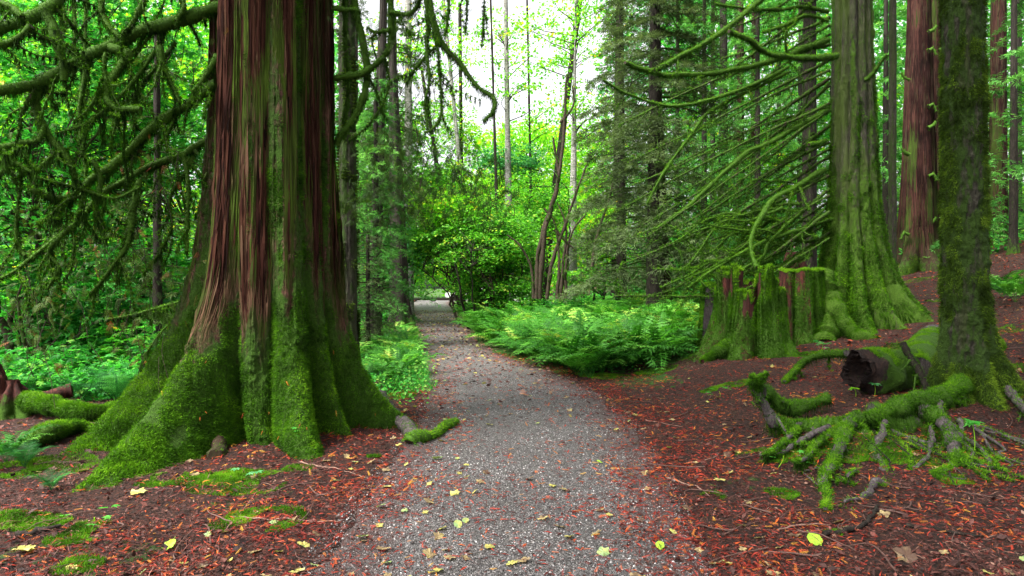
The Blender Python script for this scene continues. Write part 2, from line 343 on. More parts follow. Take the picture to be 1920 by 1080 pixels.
# ------------------------------------------------------------------ trunks
def trunk(mb, base, Ht, r0, lobes, mossf, nth=300, nz=300, zmin=-.3, lean=(0, 0), inner=.84, bark=((14, .05, .014), (40, .05, .005)), puff=.012, seed=0, soft=.012, fuzz=0, fl=(.012, .035), fw=.006, fmat=1, bend=0., zc=1.6, drp=.55, bare=.3):
    bx, by, bz = base; c = -np.array([bx, by]) / math.hypot(bx, by); rg = np.array([-c[1], c[0]])
    th = np.linspace(-math.pi, math.pi, nth + 1)[:-1]; uu = np.linspace(0, 1, nz)
    z = zmin + (Ht - zmin) * uu ** zc
    TH, ZZ = np.meshgrid(th, z); RB = r0(ZZ); rin = RB * inner
    Rm = rin * .97; lid = np.zeros(TH.shape, int); mb_ = np.zeros(TH.shape)
    for k, (pt, pb, a, Lf, h, wt, wb, bias) in enumerate(lobes):
        e = np.exp(-np.maximum(ZZ, zmin) / .8) if zc else 0
        ang = math.radians(pt) + math.radians(pb - pt) * np.minimum(e, 1.1) + .06 * noise(np.stack([ZZ * .9, ZZ * 0 + k * 7.3, ZZ * 0], -1), seed)
        d = (TH - ang + math.pi) % (2 * math.pi) - math.pi
        pk = RB * (1 + a) + Lf * np.exp(-ZZ / h); ww = wt + (wb - wt) * np.minimum(e, 1.2)
        v = pk - (pk - rin) * np.abs(d / ww) ** (1.8 - .55 * np.clip(e, 0, 1) * (Lf > .7))
        t_ = np.maximum(v, rin * .9)
        new = np.maximum(Rm, t_) + soft * np.exp(-np.abs(Rm - t_) / soft) * .5
        s_ = v > Rm; mb_ = np.where(s_, bias, mb_); lid = np.where(s_, k, lid); Rm = new
    x_ = np.cos(TH) * Rm; y_ = np.sin(TH) * Rm
    ms = np.clip(mossf(TH, ZZ, mb_) , -.4, 1.3)
    for f, vs, am in bark:
        q = np.stack([x_ * f, y_ * f, ZZ * f * vs + seed], -1); nn_ = noise(q, seed + int(f))
        Rm = Rm + am * (1 - 2.2 * np.abs(nn_)) * (1 - .6 * np.clip(ms, 0, 1))
    Rm = Rm + puff * np.clip(ms, 0, 1) * (1 + fbm(np.stack([x_ * 22, y_ * 22, ZZ * 22], -1), 3, seed + 3) + 1.2 * noise(np.stack([x_ * 9, y_ * 9, ZZ * 6], -1), seed + 4))
    Rm = Rm * (1 + .02 * noise(np.stack([x_ * 2, y_ * 2, ZZ * 1.1], -1), seed + 9))
    dx = c[0] * np.cos(TH) + rg[0] * np.sin(TH); dy = c[1] * np.cos(TH) + rg[1] * np.sin(TH)
    zz = np.maximum(ZZ, 0); wx = lean[0] * zz + bend * np.sin(zz * .5); wy = lean[1] * zz
    V = np.stack([bx + dx * Rm + wx, by + dy * Rm + wy, bz + ZZ], -1)
    i = np.arange(nz - 1)[:, None] * nth; j = np.arange(nth)[None]; j2 = (j + 1) % nth
    mb.add(V.reshape(-1, 3), np.stack([i + j, i + j2, i + nth + j2, i + nth + j], -1).reshape(-1, 4), 0, .5, ms.ravel(), True)
    if fuzz:
        du = np.roll(V, -1, 1) - V; dv = np.gradient(V, axis=0); nr_ = unit(np.cross(du, dv))
        area = np.linalg.norm(du, axis=-1) * np.linalg.norm(dv, axis=-1)
        zw = V[..., 2]; patch = sstep(ms - bare * sstep(noise(np.stack([V[..., 0] * 3.5, V[..., 1] * 3.5, V[..., 2] * 2.2], -1), seed + 6), .15, .4) + .45 * noise(np.stack([V[..., 0] * 9, V[..., 1] * 9, V[..., 2] * 5], -1), seed + 5), .42, .75)
        pr_ = area * patch * (zw < 5.6) * ((c[0] * nr_[..., 0] + c[1] * nr_[..., 1]) > -.45)
        pr_ = pr_.ravel() / pr_.sum(); ii = rng.choice(len(pr_), fuzz, p=pr_)
        p0 = V.reshape(-1, 3)[ii] + rng.normal(size=(fuzz, 3)) * .006; n0 = nr_.reshape(-1, 3)[ii]
        D = n0 + rdir(fuzz) * .55 + np.array([0, 0, -drp]) * rng.random((fuzz, 1))
        tn = .26 + .22 * fbm(p0 * 7, 3, 77) + .20 * noise(p0 * 2.2, 78) + .38 * rng.random(fuzz) ** 1.5 + .35 * n0[:, 2]  # upward-facing blades tinted lighter: light from above put into the colour
        blades(mb, p0, D, rng.uniform(*fl, fuzz), fw, np.clip(tn, 0, 1), fmat)
    return V, ms

def fibres(mb, V, ms, n, ln, w, mi, lim=.5, off=(.001, .007), sc=1., zlim=5.5):
    nz_, nt_ = ms.shape; k = np.nonzero(((ms < lim) & (V[..., 2] < zlim) & (V[..., 2] > V[..., 2].min() + .5)).ravel())[0]; ii = rng.choice(k, n); zi, ti = ii // nt_, ii % nt_; L_ = rng.uniform(*ln, n)
    dz = V[np.minimum(zi + 1, nz_ - 1), ti, 2] - V[zi, ti, 2]
    up = zi + np.maximum(2, (L_ / np.maximum(dz, 1e-3)).astype(int)); up = np.minimum(up, nz_ - 1); a = V[zi, ti]; b_ = V[up, (ti + rng.integers(-3, 4, n)) % nt_]; m_ = V[(zi + up) // 2, ti]
    out = unit(np.stack([a[:, 0] - V[..., 0].mean(), a[:, 1] - V[..., 1].mean(), a[:, 2] * 0], -1)); sd_ = unit(np.cross(out, [0, 0, 1.])); o_ = rng.uniform(*off, n)[:, None]
    w_ = rng.uniform(*w, n)[:, None]; Q = np.stack([a, m_ + sd_ * w_ + out * o_, b_ + out * o_ * .5, m_ - sd_ * w_ + out * o_ * .6], 1)
    g_ = ms[zi, ti] + .35 * noise(a * np.array([7, 7, 1.2]) * sc, 88) + .2 * rng.random(n); tn = np.where(g_ > .24, rng.uniform(.80, 1, n), .70 * np.clip(.45 + .35 * noise(a * np.array([9, 9, .6]) * sc, 89) + .28 * rng.normal(size=n), 0, 1))
    mb.add(Q.reshape(-1, 3), np.arange(4 * n).reshape(-1, 4), mi, np.repeat(tn, 4))
# ---- the great cedar
cb = (HC[0], HC[1], float(H(*HC)) - .02)
cedar = thing('western_red_cedar', cb, 'massive fluted cedar with mossy buttress roots left of the gravel path', 'tree')
lob = [(-97, -74, .05, 1.05, .80, .36, .20, .62), (-60, -38, .02, 1.40, .50, .34, .20, -.05), (-24, -4, .0, .08, .5, .30, .26, .12),
       (10, 14, .04, .64, .52, .34, .25, .42), (41, 46, .0, .22, .4, .28, .15, .12), (70, 76, .03, .66, .48, .36, .22, .16),
       (112, 110, .0, .5, .5, .4, .3, .5), (152, 150, 0, .6, .5, .4, .3, .5), (-140, -120, .0, .55, .5, .4, .3, .6), (-170, -165, 0, .4, .5, .4, .3, .5)]
def mossc(TH, Z, b):
    st = noise(np.stack([np.sin(TH) * 5, np.cos(TH) * 5, Z * .35], -1), 41)
    s2 = noise(np.stack([np.sin(TH) * 11, np.cos(TH) * 11, Z * .8], -1), 47)
    return .95 * sstep(1.35 - Z, -.25, 1.0) + b * (1 - .35 * sstep(Z, 1, 3.5)) + .34 * st + .38 * s2 - .05 + .15 * noise(np.stack([np.sin(TH) * 14, np.cos(TH) * 14, Z * 1.2], -1), 42) + .42 * np.exp(-((TH - .52) / .22) ** 2) - .25 * sstep(.1 - Z, 0, .15)
mb = MB()
_hero = trunk(mb, cb, 9.0, lambda z: .495 + .20 * np.exp(-z / 2.5), lob, mossc, 1000, 1000, -.35, (.004, 0), .80,
      ((7, .04, .030), (20, .04, .020), (50, .05, .008)), .016, 5, fuzz=330000, fl=(.012, .034), fw=.0055, zc=1.35)
HV, HM = _hero
fibres(mb, HV, HM, 42000, (.08, .6), (.0012, .005), 2, .42)
fibres(mb, HV, HM, 2600, (.25, 1.1), (.005, .014), 2, .3, (.006, .022))
mb.build('trunk', [M_CEDAR, M_MOSS, M_FIB], cedar)

def brad(px, d): return px / F * d
def mossy(mb, Pt, R, dens=1., hang=1., tintb=0., up=1., ml=1., fm=1, patchy=0.):
    """bark tube plus a fleece of moss and hanging strands"""
    Ls = np.linalg.norm(np.diff(Pt, axis=0), axis=1); tot = Ls.sum(); T, A, B = tframes(Pt)
    n = max(6, int(tot * (900 + 26000 * R.mean()) * dens)); ii = rng.integers(0, len(Pt), n); a = rng.random(n) * 2 * math.pi
    nr_ = A[ii] * np.cos(a)[:, None] + B[ii] * np.sin(a)[:, None]
    p0 = Pt[ii] + nr_ * R[ii][:, None] * .9 + rng.normal(size=(n, 3)) * .006
    if patchy:
        k = noise(p0 * 7, 23) + .4 * nr_[:, 2] > patchy - .6; p0, nr_ = p0[k], nr_[k]; n = len(p0)
    tn = .34 + .33 * nr_[:, 2] * up + .42 * rng.random(n) ** 1.6 - .06 + tintb + .12 * noise(p0 * 14, 19)  # paler upper side, darker underside: top light painted into the moss tint
    blades(mb, p0, nr_ + rdir(n) * .6 + np.array([0, 0, -.25]), rng.uniform(.010, .030, n) * ml, .0055, np.clip(tn, 0, 1), fm)
    m2 = int(tot * 420 * hang * dens)
    if m2 > 2:
        ii = rng.integers(0, len(Pt), m2); g = .5 + .5 * noise(Pt[ii] * 9, 15)
        p0 = Pt[ii] + rng.normal(size=(m2, 3)) * (R[ii][:, None] * .5) - np.array([0, 0, 1]) * R[ii][:, None] * .6
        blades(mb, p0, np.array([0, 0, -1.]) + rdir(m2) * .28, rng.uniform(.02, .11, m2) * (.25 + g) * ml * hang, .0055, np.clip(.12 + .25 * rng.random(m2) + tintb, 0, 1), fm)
def branch(pts, r0, r1, parent=None, name='branch', dens=1., hang=1., sub=0, sides=9, bm=M_TWIG, fm=M_MOSS, moss=.9, step=.035, rough=.35, subl=(.2, .7), tintb=0., subdir=(0, 0, -1), seed=0, origin=None, ml=1., patchy=0.):
    mb = MB(); Pt = crom(pts, step); n = len(Pt); t_ = np.linspace(0, 1, n); R = (r0 + (r1 - r0) * t_)
    Pt = Pt + np.stack([noise(np.stack([t_ * n * step * 3, t_ * 0 + k * 9.1, t_ * 0 + seed], -1), 61) for k in range(3)], -1) * (.05 if name == 'root' else min(.02, r0 * .45)) * np.sin(np.pi * np.clip(t_ * 8, 0, .5))[:, None]
    if patchy: moss = np.clip(.55 + .8 * noise(Pt * 7, 23), -.2, .9)
    R = R * (1 + (.35 if name == 'root' else .22) * noise(np.stack([t_ * n * step * 7, t_ * 0, t_ * 0 + seed], -1), 62))
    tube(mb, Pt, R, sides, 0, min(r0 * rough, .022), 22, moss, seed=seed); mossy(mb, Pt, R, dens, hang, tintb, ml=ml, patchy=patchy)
    T = unit(np.gradient(Pt, axis=0))
    for k in range(sub):
        i = int(rng.uniform(.08, .97) * (n - 1)); sd_ = unit(np.cross(T[i], [0, 0, 1.])) * rng.choice([-1, 1])
        d0 = unit(T[i] * rng.uniform(0, .8) + sd_ * rng.uniform(.1, .9) + np.array(subdir) * rng.uniform(.1, .9)); L_ = rng.uniform(*subl)
        q = [Pt[i]]; dd = d0.copy(); ns = max(4, int(L_ / .09))
        for s_ in range(ns):
            dd = unit(dd + rng.normal(size=3) * .28 + np.array(subdir) * .10); q.append(q[-1] + dd * L_ / ns)
        rr = max(.0035, R[i] * rng.uniform(.22, .45)); Q = crom(q, .04); RR = rr * (1 - .75 * np.linspace(0, 1, len(Q)))
        tube(mb, Q, RR, 5, 0, 0, moss=.6, cap=False)
        mossy(mb, Q, RR * 1.3, dens * .9, hang * rng.uniform(.4, 1.3), tintb, ml=ml)
    return mb.build(name, [bm, fm], parent, origin if origin is not None else tuple(Pt[0]))
def PX(lst, d0, d1=None):
    d1 = d0 if d1 is None else d1; n = len(lst); out = []
    for i, q in enumerate(lst):
        d = q[2] if len(q) > 2 else d0 + (d1 - d0) * i / (n - 1)
        out.append(P(q[0], q[1], d))
    return out
LB = [  # limbs left of the cedar: pixel run, near/far depth, radii px, twigs
 ([(440, 8), (380, 18), (330, 38), (280, 50), (230, 75), (190, 95), (150, 112), (120, 130), (75, 155), (30, 162), (-10, 166), (-70, 175)], 6.7, 5.6, 15, 11, 14),
 ([(410, 155), (360, 190), (320, 215), (280, 245), (240, 280), (210, 308), (175, 330), (150, 352), (120, 368), (90, 368), (55, 352)], 6.7, 6.0, 13, 7, 12),
 ([(395, 262), (340, 288), (300, 305), (260, 325), (225, 345), (190, 365), (160, 400), (130, 430), (100, 450), (70, 475), (30, 510), (-20, 535)], 6.9, 6.0, 9, 4, 12),
 ([(-60, 70), (10, 55), (50, 42), (80, 28), (105, 8), (125, -40), (230, -160), (430, -230)], 5.6, 6.6, 14, 22, 8),
 ([(-60, 5), (0, 8), (25, 18), (45, 32)], 5.6, 5.5, 10, 8, 3),
 ([(-50, 92), (15, 82), (40, 68), (60, 48)], 5.5, 5.5, 9, 8, 3),
 ([(75, 150), (70, 175), (70, 205), (82, 238), (100, 262), (122, 288), (136, 312), (144, 335)], 5.9, 6.0, 12, 5, 4),
 ([(-40, 285), (0, 275), (40, 268), (70, 262), (80, 235)], 5.7, 5.9, 8, 6, 3),
 ([(-40, 350), (0, 325), (20, 300), (60, 322), (80, 308), (97, 293)], 5.7, 5.8, 6, 4, 3),
 ([(42, 322), (36, 370), (30, 430), (34, 462), (48, 480)], 5.8, 5.8, 3, 4, 1),
 ([(210, 90), (240, 104), (228, 122), (210, 148), (204, 180), (222, 200), (265, 202)], 6.2, 6.0, 11, 7, 3),
 ([(300, 88), (304, 120), (318, 150), (340, 192)], 6.3, 6.3, 9, 3, 2),
 ([(285, -40), (270, 0), (256, 30), (240, 55), (230, 68)], 6.2, 6.2, 8, 6, 1),
 ([(88, 20), (104, 58), (114, 90), (122, 120), (124, 150)], 5.8, 5.8, 12, 9, 2),
 ([(200, 100), (196, 130), (198, 155), (180, 182), (160, 212), (140, 228)], 6.1, 6.0, 5, 3, 2),
 ([(290, 96), (262, 138), (225, 180), (190, 210), (150, 238), (108, 250)], 6.3, 5.8, 4, 2.5, 4),
 ([(262, 338), (252, 390), (242, 450), (216, 490), (190, 522), (168, 548)], 6.4, 6.2, 8, 4, 3),
 ([(347, 288), (352, 340), (352, 400), (350, 470)], 6.5, 6.4, 5, 3, 1),
 ([(408, 105), (392, 128), (380, 150), (362, 172)], 6.5, 6.3, 9, 5, 3),
 ([(162, 215), (156, 150), (162, 80), (162, -40)], 7.2, 7.4, 3, 4, 0),
 ([(140, 140), (142, 60), (138, -40)], 7.2, 7.4, 3, 4, 0),
 ([(330, 80), (290, 130), (262, 160), (250, 200), (262, 240), (300, 250)], 6.6, 6.6, 4, 2, 5),
 ([(170, 110), (150, 190), (150, 250), (160, 320), (150, 400)], 6.4, 6.3, 6, 3, 3),
 ([(60, 330), (120, 345), (170, 360), (215, 372), (262, 352)], 6.0, 6.2, 3, 3, 2),
 ([(130, 425), (90, 470), (110, 500), (90, 540)], 6.0, 6.0, 5, 3, 2),
 ([(175, 300), (190, 340), (182, 390), (190, 430)], 6.2, 6.2, 6, 4, 2),
 ([(230, 75), (200, 40), (190, 0), (200, -50)], 6.2, 6.4, 5, 7, 2),
 ([(330, 40), (345, 10), (330, -30), (335, -80)], 6.4, 6.6, 6, 6, 1),
 ([(370, 275), (345, 325), (318, 370), (322, 420), (300, 470), (270, 510)], 6.9, 6.5, 4, 2, 4),
 ([(470, 490), (420, 530), (350, 560), (300, 575), (250, 590), (200, 600)], 7.4, 7.4, 6, 2, 6),
 ([(395, 590), (330, 600), (290, 640), (262, 690)], 7.3, 7.3, 4, 2, 3),
]
for k, (q, d0, d1, r0, r1, sb) in enumerate(LB):
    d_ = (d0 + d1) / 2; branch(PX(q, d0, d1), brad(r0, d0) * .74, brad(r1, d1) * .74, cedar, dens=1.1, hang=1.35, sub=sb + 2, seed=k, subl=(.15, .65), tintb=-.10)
RB_ = [
 ([(625, 16), (650, 20), (665, 20), (678, 24)], 6.8, 6.8, 7, 3, 0),
 ([(650, -120), (662, -20), (668, 30), (680, 80), (690, 120), (690, 150), (680, 192), (660, 232), (640, 258), (632, 275)], 6.9, 7.0, 8, 8, 2),
 ([(700, -160), (728, -20), (735, 45), (732, 90), (715, 115), (694, 130), (680, 138), (645, 144), (630, 148)], 6.8, 6.9, 8, 6, 2),
 ([(640, -100), (648, 40), (651, 100), (652, 165), (644, 232)], 7.2, 7.2, 5, 4, 1),
 ([(722, 108), (730, 150), (724, 180), (705, 215), (680, 245), (655, 262)], 6.9, 6.9, 2.2, 1.5, 1),
 ([(560, -330), (640, -300), (740, -240), (795, -120), (803, -30), (812, 20), (820, 50), (835, 85), (855, 115), (880, 150), (900, 168), (921, 180), (930, 197), (925, 215), (911, 230)], 7.0, 6.2, 12, 4, 8),
 ([(795, -60), (803, 40), (801, 100), (806, 150), (798, 190), (803, 240)], 6.4, 6.3, 5, 2, 5),
 ([(806, 20), (820, 85), (824, 130), (828, 180), (826, 215), (814, 240), (796, 250)], 6.3, 6.3, 4, 2.5, 4),
 ([(733, 24), (750, 26), (768, 28), (784, 12), (790, -10)], 6.7, 6.5, 5, 4, 3),
 ([(838, -40), (842, 10), (840, 45), (834, 66)], 6.2, 6.2, 4, 3, 1),
 ([(875, -60), (876, 10), (872, 60)], 6.1, 6.1, 2.5, 1.5, 2),
 ([(908, -50), (908, 20), (903, 84)], 6.1, 6.1, 2, 1, 2),
 ([(730, 58), (705, 62), (690, 52)], 6.8, 6.8, 5, 3, 1),
 ([(815, 90), (790, 115), (770, 140), (762, 155)], 6.4, 6.4, 3, 2, 3),
]
for k, (q, d0, d1, r0, r1, sb) in enumerate(RB_):
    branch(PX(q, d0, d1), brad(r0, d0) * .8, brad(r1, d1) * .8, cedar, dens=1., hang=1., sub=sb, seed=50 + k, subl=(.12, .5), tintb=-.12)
# hanging cedar sprays
def sprays(parent, pts, n, size, m, name='foliage', down=.9, spread=.25, tb=.35, tr=.5, twigs=0):
    mb = MB(); pts = np.asarray(pts); ii = rng.integers(0, len(pts), n)
    p0 = pts[ii] + rng.normal(size=(n, 3)) * np.array([spread, spread * .6, spread * .7]); D = np.array([0, 0, -down]) + rdir(n) * .65
    X_, Y_, Z_ = frames(D, rdir(n) + np.array([0, -.6, .3])); s_ = rng.uniform(.6, 1.2, n)[:, None] * size
    scatter(mb, *SPRAY, p0, X_ * s_, Y_ * s_, Z_ * s_, np.clip(tb + tr * rng.random(n), 0, 1))
    if twigs:
        for k in range(twigs):
            a = pts[rng.integers(len(pts))] + rng.normal(size=3) * spread * .5; b_ = a + np.array([rng.normal() * .15, rng.normal() * .1, -rng.uniform(.2, .5)])
            tube(mb, crom([a, (a + b_) / 2 + rng.normal(size=3) * .03, b_], .08), .003, 4, 1, cap=False)
    return mb.build(name, [m, M_TWIG], parent, tuple(pts[0]))
for q, n_, sz in (([(60, 480), (130, 500), (200, 520), (90, 560), (40, 600)], 330, .12), ([(260, 460), (300, 500), (330, 540), (250, 590), (300, 620)], 380, .12),
                  ([(140, 400), (100, 420), (200, 430), (240, 400)], 230, .10), ([(300, 300), (330, 340), (290, 360), (270, 420)], 200, .10), ([(20, 560), (80, 540), (60, 640)], 140, .12),
                  ([(340, 60), (370, 100), (300, 120), (390, 150)], 130, .09), ([(30, 200), (120, 180), (60, 120), (90, 250)], 160, .09), ([(200, 20), (150, 40), (260, 20)], 120, .09)):
    sprays(cedar, PX(q, 6.6), int(n_ * .6), sz, M_CSPR, twigs=14)
for q, n_, sz, d in (([(870, 320), (890, 350), (930, 360), (850, 330), (910, 390), (880, 300)], 260, .15, 8.2), ([(720, 250), (760, 270), (700, 320), (790, 320), (740, 380), (680, 380), (810, 370)], 460, .15, 8.4), ([(790, 20), (810, 70), (770, 90), (700, 60), (765, 160)], 190, .09, 6.6), ([(800, 150), (830, 220), (790, 260), (760, 330)], 180, .10, 7)):
    sprays(cedar, PX(q, d), n_, sz, M_CSPR, twigs=16, tb=.2, spread=.22)
# right-hand root arms that run off over the soil
branch([G(700, 760) + [0, 0, .12], G(745, 800) + [0, 0, .10], G(775, 828) + [0, 0, .02], G(790, 850) - [0, 0, .05]], .085, .05, cedar, name='root', dens=.25, hang=.1, bm=M_CUT, moss=.35, seed=91, rough=.5)
branch([G(768, 838) + [0, 0, .03], G(800, 828) + [0, 0, .045], G(825, 815) + [0, 0, .04], G(848, 800) + [0, 0, .03]], .052, .04, cedar, name='root', dens=2.2, hang=.3, seed=92, tintb=.1)
branch([G(425, 800) + [0, 0, .08], G(415, 830) + [0, 0, .05], G(405, 860) - [0, 0, .03]], .085, .06, cedar, name='root', dens=.15, hang=.1, bm=M_CEDAR2, moss=.1, seed=95)

# ------------------------------------------------------------------ other near trunks
def lobes_n(n, L=.4, h=.5, seed=0, a=.05, bias=.3, tw=12):
    r = np.random.default_rng(seed); out = []
    for k in range(n):
        p0 = -180 + 360 * (k + r.uniform(-.2, .2)) / n
        out.append((p0, p0 + r.uniform(-tw, tw), r.uniform(0, a), L * r.uniform(.6, 1.3), h * r.uniform(.8, 1.3), 2.0 / n * 1.7, 2.0 / n * 1.5, bias + r.uniform(-.15, .15)))
    return out
def simple_tree(name, label, px, d, r_top_px, r_base_px, zb_py=None, Ht=11, flare=.3, n=7, bm=M_DARK, mossb=.3, group=None, cat='tree', seed=1, res=(120, 140), lean=(0, 0), fuzz=0, mfun=None, inner=.9, bark=((14, .1, .012), (40, .1, .004)), fl=(.012, .03), fw=.006, fmat=M_MOSSD, bend=0, puff=.012, hf=.45, fib=0):
    b = onG(px, d, -.03)
    if zb_py is not None: b[2] = CZ + (HZ - zb_py) / F * d
    t_ = thing(name, b, label, cat, group); rb = brad(r_base_px, d); rt = brad(r_top_px, d); hv = 5.5
    mb = MB(); mf = mfun or (lambda TH, Z, bb: mossb + (bb - .3) + .7 * sstep(.7 - Z, -.2, .7) + .3 * noise(np.stack([np.sin(TH) * 3, np.cos(TH) * 3, Z * .6], -1), seed))
    tv = trunk(mb, b, Ht, lambda z: np.maximum(rt + (rb - rt) * np.clip(1 - z / hv, -1.2, 1), .03), lobes_n(n, flare, hf, seed), mf, res[0], res[1], -.3, lean, inner, bark, puff, seed, fuzz=fuzz, fl=fl, fw=fw, bend=bend)
    if fib: fibres(mb, *tv, fib, (.3, 1.6), (.004, .014), 2, .5, (.002, .012), .5, 12)
    mb.build('trunk', [bm, fmat, M_FIBD], t_); return t_, b

# foreground mossy tree, right
fb = onG(1812, 6.95, -.02)
def fm_(TH, Z, b): return .62 + .40 * fbm(np.stack([np.sin(TH) * 4, np.cos(TH) * 4, Z * 3.5], -1), 3, 71) + .5 * sstep(.5 - Z, -.2, .5) - .25 * np.exp(-((TH + .75) / .22) ** 2) * sstep(1.0 - Z, 0, .5) + .25 * sstep(np.abs(TH), .8, 1.5)
T3 = thing('mossy_tree', fb, 'slim dark trunk shaggy with moss nearest the camera on the right, above sprawling mossy roots', 'tree')
mb = MB(); trunk(mb, fb, 8, lambda z: .185 - .006 * z + .04 * np.exp(-z / .4), [(-150, -150, 0, .2, .3, .5, .4, 0), (-70, -75, .03, .18, .28, .5, .35, 0), (-15, -5, 0, .14, .25, .4, .4, 0), (35, 40, 0, .2, .3, .5, .4, 0), (85, 88, .02, .36, .34, .5, .3, 0), (140, 140, 0, .25, .3, .5, .4, 0)], fm_, 420, 600, -.35, (-.012, 0), .93,
      ((16, .45, .018), (34, .4, .012), (70, .4, .006)), .016, 23, fuzz=95000, fl=(.012, .05), fw=.006, drp=1.3, bare=.5)
mb.build('trunk', [M_GREY, M_MOSSD], T3)
# knuckled roots in front of it
def rt(lst, r0, r1, parent, **k):
    pts = [P(a, b_, c) for a, b_, c in lst]; pp = dict(dens=2.6, hang=.9, bm=M_CUT, name='root', ml=1.5, tintb=-.08, rough=.9, sub=4, subl=(.08, .3)); pp.update(k)
    return branch(pts, r0, r1, parent, **pp)
PT = dict(patchy=.48, ml=1.35)
rt([(1445, 788, 6.5), (1500, 796, 6.4), (1570, 788, 6.2), (1640, 776, 6.2), (1700, 762, 6.3), (1760, 742, 6.5), (1800, 722, 6.75)], .045, .10, T3, seed=101, sub=16, subl=(.12, .4), hang=1.3)
rt([(1612, 782, 6.15), (1585, 812, 5.95), (1566, 850, 5.6), (1556, 890, 5.15), (1546, 925, 4.8), (1546, 965, 4.45)], .060, .016, T3, seed=102, sub=8, subl=(.15, .35), **PT)
rt([(1602, 785, 6.15), (1622, 830, 5.8), (1650, 880, 5.35), (1668, 915, 5.0), (1672, 930, 4.9)], .058, .022, T3, seed=103, sub=8, **PT)
rt([(1655, 908, 5.0), (1625, 930, 4.8), (1590, 955, 4.55)], .026, .010, T3, seed=104, dens=.1, hang=0, moss=.1)
rt([(1722, 770, 6.3), (1755, 792, 6.1), (1782, 822, 5.85), (1790, 850, 5.55), (1765, 880, 5.3), (1752, 895, 5.2)], .070, .020, T3, seed=105, sub=8, **PT)
rt([(1592, 785, 6.15), (1560, 806, 6.0), (1536, 828, 5.8), (1524, 852, 5.5), (1500, 868, 5.3)], .040, .012, T3, seed=106, sub=4, **PT)
rt([(1760, 740, 6.6), (1775, 780, 6.2), (1812, 822, 5.85), (1838, 860, 5.5), (1850, 890, 5.25)], .030, .012, T3, seed=107, dens=.3, moss=.2)
rt([(1870, 700, 6.9), (1895, 735, 6.6), (1925, 765, 6.3), (1960, 800, 6.0)], .045, .03, T3, seed=108, dens=.35, hang=.2, moss=.3)
rt([(1640, 782, 6.25), (1690, 800, 6.3), (1745, 795, 6.5), (1775, 765, 6.9)], .10, .06, T3, seed=110, dens=1.4, patchy=.25)
rt([(1500, 796, 6.4), (1490, 822, 6.1), (1462, 845, 5.7), (1440, 856, 5.55)], .030, .010, T3, seed=114, sub=3, **PT)
rt([(1560, 806, 6.0), (1520, 818, 5.95), (1470, 838, 5.75), (1420, 850, 5.6)], .022, .008, T3, seed=115, dens=.3, moss=.2)
rt([(1660, 790, 6.1), (1640, 830, 5.8), (1610, 860, 5.5), (1590, 900, 5.05)], .028, .010, T3, seed=116, dens=.4, moss=.2)
rt([(1800, 790, 6.2), (1820, 830, 5.8), (1815, 870, 5.4), (1830, 910, 5.1)], .022, .008, T3, seed=117, dens=.25, moss=.1)
rt([(1745, 800, 6.1), (1735, 850, 5.7), (1700, 900, 5.2), (1690, 930, 4.95)], .024, .009, T3, seed=118, dens=.3, moss=.2)
rr = np.random.default_rng(33)
for k in range(20):
    x0 = rr.uniform(1450, 1830); d0 = 6.35; p0 = P(x0, 792 + rr.uniform(-12, 10), d0); q = [p0]; a = rr.uniform(-.9, .9)
    for j_ in range(1, 6):
        y_ = p0[1] - .28 * j_ * rr.uniform(.7, 1.2); x_ = q[-1][0] + math.sin(a) * .16 + rr.normal() * .05; q.append(np.array([x_, y_, max(float(H(x_, y_)) + .012, q[-1][2] - .10)]))
    branch(q, rr.uniform(.010, .022), .004, T3, name='rootlet', dens=rr.choice([0.1, .9]), hang=.3, sub=3, bm=M_CUT if k % 2 else M_DARK, seed=500 + k, sides=6, moss=.2, ml=1.3, subl=(.1, .3))
# stub root with a moss cap and its log-like arm
u1 = thing('upturned_root', P(1452, 790, 6.5), 'grey upturned root stub with a mossy knob tip, left end of the root tangle', 'root')
rt([(1455, 790, 6.5), (1440, 760, 6.5), (1425, 735, 6.5), (1413, 716, 6.5)], .055, .035, u1, seed=111, dens=.6, hang=.2, moss=.25)
rt([(1418, 722, 6.5), (1413, 714, 6.5), (1411, 707, 6.5)], .045, .035, u1, seed=112, dens=6)
rt([(1428, 735, 6.5), (1470, 758, 6.6), (1515, 758, 6.7), (1555, 745, 6.8)], .07, .045, u1, seed=113, dens=1.6)
o = branch([G(1203, 688), G(1222, 676) + [0, 0, .16], G(1245, 662) + [0, 0, .28], G(1285, 655) + [0, 0, .22], G(1330, 650) + [0, 0, .1]], .10, .07, None, name='mossy_root_hump', dens=4, hang=.5, bm=M_ROT, seed=163, ml=1.6, tintb=-.05); tag(o, 'low mossy arching root at the right end of the fern bank', 'root')
# bigger log with dark broken end
lg = thing('mossy_log', P(1640, 690, 7.6), 'thick moss-covered log with a black broken end in front of the stump', 'log')
pts = crom([P(1618, 688, 7.45), P(1660, 688, 7.6), P(1720, 690, 7.9), P(1800, 672, 8.4), P(1850, 650, 9)], .03); R = np.linspace(.225, .22, len(pts)) * (1 + .10 * noise(pts * 4, 4))
R[:3] *= [.86, .95, 1.02]; pts[:, 2] -= .03
mb = MB(); tt = np.linspace(0, 1, len(pts)); tube(mb, pts, R, 40, 0, .075, 6, np.clip(tt * 40 - .5, -.3, .9), seed=5, cap=False)
Tn, A_, B_ = tframes(pts); th = np.linspace(0, 2 * math.pi, 41)[:-1]
nn0 = A_[0] * np.cos(th)[:, None] + B_[0] * np.sin(th)[:, None]; ring0 = pts[0] + nn0 * R[0]; ring0 = ring0 + nn0 * (fbm(ring0 * 6, 2, 5) * .075 * R[0] / R.max())[:, None]
spl = (.10 * np.abs(noise(ring0 * 14, 77)) + .07)[:, None]; rings = [ring0, ring0 - Tn[0] * spl]; fr = [.9, .6, .35, .02]; dep = [.0, .13, .17, .2]
